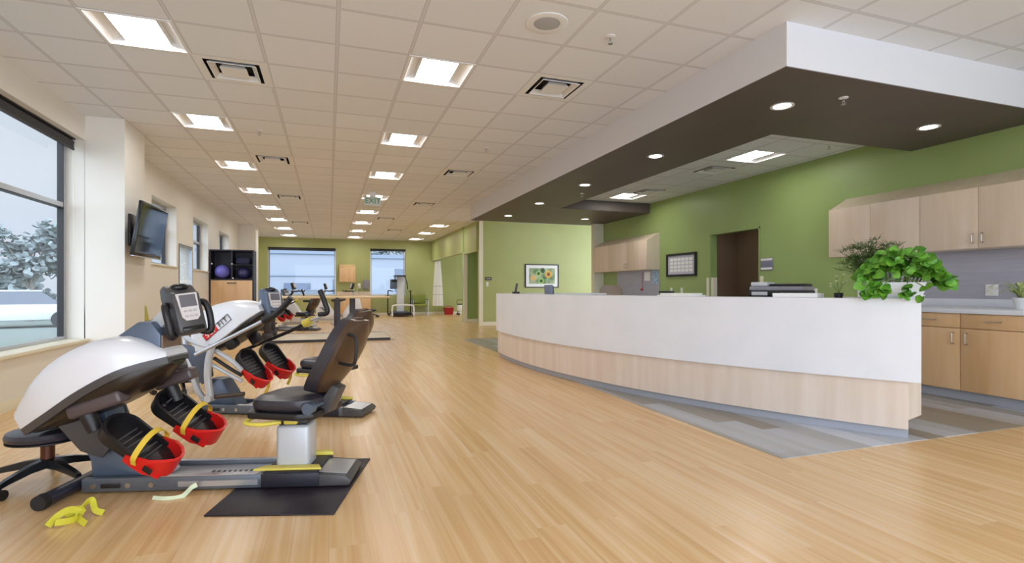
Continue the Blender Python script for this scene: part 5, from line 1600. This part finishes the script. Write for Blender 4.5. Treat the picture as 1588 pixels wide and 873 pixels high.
for k in range(5):
    a = 2 * PI * k / 5; b.cyl((0, 0, 0.10), (0.3 * math.cos(a), 0.3 * math.sin(a), 0.07), 0.022, 0.015); b.ball((0.3 * math.cos(a), 0.3 * math.sin(a), 0.032), 0.03, 2)
b.cyl((0.2, 0, 0.46), (0.27, 0, 0.7), 0.02)
b.build('base', M_black, t)

# plants
def leaf(b, base, d, up, size, mi=0, fold=0.25):
    """rounded heart-shaped leaf with a folded midrib"""
    d = Vector(d).normalized(); up = Vector(up)
    s = d.cross(up)
    if s.length < 1e-3: s = d.orthogonal()
    s.normalize(); n = s.cross(d)
    prof = [(0.0, 0.0), (-0.10, 0.28), (0.10, 0.52), (0.38, 0.60), (0.66, 0.48), (0.88, 0.24), (1.0, 0.0)]
    base = Vector(base)
    mid = [base + d * size * max(0, t_) - n * size * 0.18 * (t_ ** 2) for t_, _ in prof]
    for sg in (-1, 1):
        edge = [base + d * size * t_ + s * sg * size * w_ + n * size * (fold * w_ - 0.18 * t_ * t_) for t_, w_ in prof]
        V = [b.bm.verts.new(m) for m in mid]
        E = [b.bm.verts.new(e) for e in edge[1:-1]]
        for k in range(len(prof) - 1):
            if k == 0: f = (V[0], V[1], E[0])
            elif k == len(prof) - 2: f = (V[k], V[k + 1], E[k - 1])
            else: f = (V[k], V[k + 1], E[k], E[k - 1])
            try: b.bm.faces.new(f if sg > 0 else f[::-1]).material_index = mi
            except ValueError: pass

PX, PY, PN = on_desk(2.2, 0.105)
t = thing('potted_plant', 'bright green leafy plant in a white trough on the desk end', 'plant', (PX, PY, 1.0405), PN)
b = MB()
def rect(hx, hy, z): return [(-hx, -hy, z), (hx, -hy, z), (hx, hy, z), (-hx, hy, z)]
b.rings([rect(0.055, 0.17, 0), rect(0.068, 0.19, 0.11), rect(0.072, 0.194, 0.11), rect(0.072, 0.194, 0.12), rect(0.060, 0.182, 0.12), rect(0.055, 0.175, 0.085)])
for q in range(4): b.bb(-0.073, -0.062, -0.185, 0.185, 0.02 + q * 0.024, 0.026 + q * 0.024)
b.build('trough', M_potwhite, t, smooth=False)
MB().bb(-0.056, 0.056, -0.175, 0.175, 0.086, 0.098).build('soil', M_soil, t, smooth=False)
rnd = random.Random(3)
b = MB(); bs = MB()
for k in range(320):
    # a wide low crown that leans to the right-hand end of the trough
    yy = rnd.uniform(-1, 1)
    cy = -0.05 + yy * 0.27
    cap = 0.25 * max(0.05, 1 - abs(yy) ** 2.2)
    hz = 0.135 + cap * rnd.uniform(0.1, 1.0) ** 0.7 - 0.03 * max(0, yy * -1)
    cx = rnd.uniform(-0.14, 0.10) * (1 - 0.3 * abs(yy))
    p = Vector((cx, cy, hz))
    if k % 13 == 0: p = Vector((rnd.uniform(-0.16, -0.12), rnd.uniform(0.02, 0.2), rnd.uniform(0.02, 0.12)))
    if k % 29 == 0: p = Vector((rnd.uniform(-0.17, -0.13), rnd.uniform(-0.2, -0.05), rnd.uniform(0.0, 0.1)))
    d = Vector((-0.5 + rnd.uniform(-0.6, 0.6), (cy + 0.05) * 2 + rnd.uniform(-0.8, 0.8), rnd.uniform(-0.6, 0.3)))
    leaf(b, p, d, (-0.8 + rnd.uniform(-0.8, 0.7), rnd.uniform(-0.8, 0.8), 0.55), rnd.uniform(0.042, 0.078))
    if k % 5 == 0:
        o = Vector((rnd.uniform(-0.03, 0.03), max(-0.15, min(0.15, cy * 0.5)), 0.095))
        bs.tube([o, (o + p) / 2 + Vector((0, 0, 0.06)), p], 0.0028, 5, 4)
b.build('foliage', M_leaf, t, recalc=False)
bs.build('stems', M_stem, t)

PX, PY, PN = on_desk(3.3, 0.245)
t = thing('potted_grass_plant', 'dark grassy umbrella plant standing behind the leafy plant on the desk', 'plant', (PX, PY, 1.0405), PN)
b = MB(); b.lathe([(0.001, 0), (0.038, 0), (0.046, 0.12), (0.05, 0.12), (0.05, 0.13), (0.042, 0.13), (0.04, 0.11), (0.001, 0.105)], seg=24); b.build('pot', M_potwhite, t)
b = MB(); b.lathe([(0.001, 0.106), (0.039, 0.111), (0.039, 0.114), (0.001, 0.116)], seg=20); b.build('soil', M_soil, t)
b = MB(); bs = MB()
for k in range(115):
    a = rnd.uniform(0, 2 * PI); rr = 0.20 * math.sqrt(rnd.uniform(0, 1))
    tip = Vector((math.cos(a) * rr * 0.6, math.sin(a) * rr * 1.05, rnd.uniform(0.26, 0.47) - rr * 0.35))
    o = Vector((math.cos(a) * 0.025, math.sin(a) * 0.025, 0.113))
    bs.tube([o, o.lerp(tip, 0.5) + Vector((0, 0, 0.05)), tip], 0.0016, 5, 4)
    for q in range(10):
        aa = 2 * PI * q / 10 + rnd.uniform(-0.3, 0.3)
        d = Vector((math.cos(aa), math.sin(aa), rnd.uniform(0.1, 1.4))).normalized()
        s = d.cross(Vector((0, 0, 1))).normalized() * 0.0022
        L = rnd.uniform(0.045, 0.085)
        m_ = tip + d * L * 0.55; e = tip + d * L - Vector((0, 0, 0.006))
        V = [b.bm.verts.new(v) for v in (tip - s * 0.6, tip + s * 0.6, m_ + s, e, m_ - s)]
        b.bm.faces.new(V)
b.build('leaf_blades', M_leafdk, t, recalc=False)
bs.build('stems', M_leafdk, t)

t = thing('sprig_plant', 'thin sprig with tiny pale flowers left of the teal picture', 'plant', on_desk(4.95, 0.2)[:2] + (1.0405,))
b = MB(); b.lathe([(0.001, 0), (0.03, 0), (0.035, 0.035), (0.03, 0.04), (0.001, 0.036)], seg=16); b.build('pot', M_black, t)
b = MB()
for k in range(7):
    a = 2 * PI * k / 7
    tip = Vector((0.06 * math.cos(a), 0.06 * math.sin(a), rnd.uniform(0.08, 0.19)))
    b.tube([(0, 0, 0.035), tip * 0.6 + Vector((0, 0, 0.03)), tip], 0.0015, 5, 3)
    MB().ball(tip, 0.010, 1, (1, 1, 0.7)).build('flower', MATS.get('pale_flower') or mat('pale_flower', '#D9DEC0', 0.6), t)
b.build('stems', M_stem, t)

t = thing('spider_plant', 'striped spider plant in a white pot on the right counter', 'plant', (6.36, 3.24, 0.9145))
b = MB(); b.lathe([(0.001, 0), (0.06, 0), (0.085, 0.10), (0.088, 0.10), (0.088, 0.112), (0.075, 0.112), (0.07, 0.095), (0.001, 0.09)], seg=24); b.build('pot', M_potwhite, t)
b = MB(); b.lathe([(0.001, 0.092), (0.069, 0.096), (0.069, 0.099), (0.001, 0.1)], seg=20); b.build('soil', M_soil, t)
b = MB()
for k in range(44):
    a = rnd.uniform(0, 2 * PI); L = rnd.uniform(0.16, 0.30); h_ = rnd.uniform(0.05, 0.17)
    d = Vector((math.cos(a), math.sin(a), 0)); s = Vector((-d.y, d.x, 0))
    prev = None
    for q in range(7):
        u = q / 6
        p = Vector((0, 0, 0.1)) + d * (0.02 + L * u) + Vector((0, 0, h_ * 4 * u * (1 - u * 0.85) * 0.9))
        wv = 0.010 * (1 - u ** 2.2) + 0.0006
        cur = (b.bm.verts.new(p - s * wv), b.bm.verts.new(p + s * wv))
        if prev: b.bm.faces.new((prev[0], prev[1], cur[1], cur[0]))
        prev = cur
b.build('leaf_blades', M_leafyel, t, recalc=False)

# floor outlet cover at the bottom edge of the picture
t = thing('floor_outlet', 'small grey metal floor outlet cover at the bottom of the picture', 'floor outlet', (0.19, 2.06, 0))
MB().bb(-0.06, 0.06, -0.06, 0.06, 0.0005, 0.005, 0.002).build('plate', M_steel, t)
MB().bb(-0.025, 0.025, -0.02, 0.02, 0.0052, 0.008, 0.001).build('lid', M_alu, t)

# ------------------------------------------------------------------ outside
struct(MB().bb(-90, XL - 0.35, -30, 90, -0.6, -0.4).build('ground', M_asphalt, smooth=False), 'pale parking ground outside')
struct(MB().bb(XL - 0.35, 90, YB + 0.3, 90, -0.6, -0.4).build('ground', M_asphalt, smooth=False), 'pale ground beyond the back windows')

def make_car(label, loc, rz, paint, group='parked cars outside'):
    t = thing('car', label, 'car', loc, rz, group)
    b = MB(); b.prism([(-2.2, 0.3), (-2.25, 0.62), (-2.1, 0.82), (-1.3, 0.92), (1.2, 0.92), (2.1, 0.84), (2.25, 0.6), (2.2, 0.3)], -0.88, 0.88, 'y', bevel=0.06); b.build('body', paint, t)
    b = MB(); b.rings([[(-1.5, -0.8, 0.9), (1.35, -0.8, 0.9), (1.35, 0.8, 0.9), (-1.5, 0.8, 0.9)], [(-0.8, -0.66, 1.42), (0.75, -0.66, 1.42), (0.75, 0.66, 1.42), (-0.8, 0.66, 1.42)]]); b.build('windows', M_carglass, t, smooth=False)
    b = MB(); b.box((0, 0, 1.44), (1.6, 1.36, 0.06), None, 0.02); b.build('roof', paint, t)
    for sx in (-1.35, 1.35):
        for sy in (-1, 1):
            b = MB(); b.cyl((sx, sy * 0.7, 0.32), (sx, sy * 0.92, 0.32), 0.32, 0.32, 20); b.build('wheel', M_tyre, t)
    return t
c0 = make_car('pale silver car parked nearest outside the large left window', (-11.6, 26.0, -0.4), R(22), M_car1)
make_car('white car parked behind the silver one outside the left window', (-15.0, 33.5, -0.4), R(22), M_car2)
make_car('grey car parked beyond the wide back window', (-1.6, 38.0, -0.4), R(4), M_car3)

def make_tree(label, loc, hgt, cr, seed):
    rn = random.Random(seed)
    t = thing('tree', label, 'tree', loc)
    b = MB(); b.tube([(0, 0, 0), (0.1, 0, hgt * 0.3), (0, 0.1, hgt * 0.75)], lambda u: 0.16 * (1 - 0.7 * u), 8)
    cl = []
    for k in range(16):
        a = rn.uniform(0, 2 * PI); r_ = cr * rn.uniform(0.25, 0.95)
        cl.append(Vector((r_ * math.cos(a), r_ * math.sin(a), hgt * rn.uniform(0.5, 1.0))))
        b.tube([(0, 0, hgt * 0.35), cl[-1] * 0.5 + Vector((0, 0, hgt * 0.25)), cl[-1]], 0.035, 5, 3)
    b.build('trunk', M_exttrunk, t)
    b = MB()
    for c in cl:
        for k in range(115):
            p = c + Vector((rn.gauss(0, 0.4), rn.gauss(0, 0.4), rn.gauss(0, 0.3))) * cr * 0.42
            leaf(b, p, (rn.uniform(-1, 1), rn.uniform(-1, 1), rn.uniform(-0.6, 0.6)), (rn.uniform(-1, 1), rn.uniform(-1, 1), 1), rn.uniform(0.16, 0.3))
    b.build('crown', M_exttree, t, recalc=False)
make_tree('haze-coloured tree outside the large left window', (-13.3, 31.0, -0.4), 4.4, 1.5, 5)
t = thing('hedge', 'low haze-coloured hedge along the car park outside the left window', 'hedge', (-23, 45, -0.4), R(25))
b = MB(); rn = random.Random(9)
for k in range(2600):
    p = Vector((rn.uniform(-11, 11), rn.uniform(-1.2, 1.2), 0))
    hh = 2.0 + 0.7 * math.sin(p.x * 0.9) + 0.4 * math.sin(p.x * 2.3)
    p.z = rn.uniform(0, hh)
    leaf(b, p, (rn.uniform(-1, 1), rn.uniform(-1, 1), rn.uniform(-0.6, 0.6)), (rn.uniform(-1, 1), rn.uniform(-1, 1), 1), rn.uniform(0.3, 0.6))
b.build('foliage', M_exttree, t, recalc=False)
b = MB()
for k in range(12): b.cyl((-10 + k * 1.8, 0, 0), (-10 + k * 1.8, 0, 1.2), 0.08, 0.05, 8)
b.build('stems', M_exttrunk, t)

bl = thing('building', 'pale low building with dark window strip seen through the back windows', 'building', (0, 46, -0.4))
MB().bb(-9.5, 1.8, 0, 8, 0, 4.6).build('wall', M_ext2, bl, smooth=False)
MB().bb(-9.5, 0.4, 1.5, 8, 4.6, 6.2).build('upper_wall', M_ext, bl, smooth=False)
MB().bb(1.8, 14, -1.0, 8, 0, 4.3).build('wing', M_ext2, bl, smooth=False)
for (x0, x1, z0, z1, yy) in ((-9, -5.2, 4.9, 5.6, 1.5), (-4.8, -1.6, 4.9, 5.6, 1.5)):
    MB().bb(x0, x1, yy - 0.05, yy - 0.001, z0, z1).build('window_strip', M_extglass, bl, smooth=False)
for (x0, x1, z0, z1) in ((-9.2, -8.0, 0.9, 2.1), (-7.0, -4.6, 0.9, 2.1), (-3.4, -1.4, 0.9, 2.0)):
    MB().bb(x0, x1, -0.05, -0.001, z0, z1).build('window_strip', M_extglass, bl, smooth=False)
MB().bb(0.3, 1.4, -0.05, -0.001, 0.0, 2.3).build('door_panel', M_extglass, bl, smooth=False)
b = MB(); b.bb(-9.6, 1.9, -0.15, 0.0, 4.35, 4.65); b.bb(-9.5, 1.8, -0.1, -0.001, 2.55, 2.65); b.bb(1.8, 14.1, -1.15, -1.001, 4.05, 4.35); b.build('cornice', M_ext, bl, smooth=False)
MB().bb(-0.9, 0.7, 1.0, 3, 4.6, 5.5).build('roof_unit', M_ext2, bl, smooth=False)
MB().bb(5.2, 6.5, -1.05, -1.001, 1.3, 3.2).build('window_strip', M_extglass, bl, smooth=False)
MB().bb(8.0, 9.5, -1.05, -1.001, 1.3, 3.2).build('window_strip', M_extglass, bl, smooth=False)
make_tree('tree above the pale building roof beyond the narrow back window', (6.5, 57.0, -0.4), 7.2, 2.2, 11)
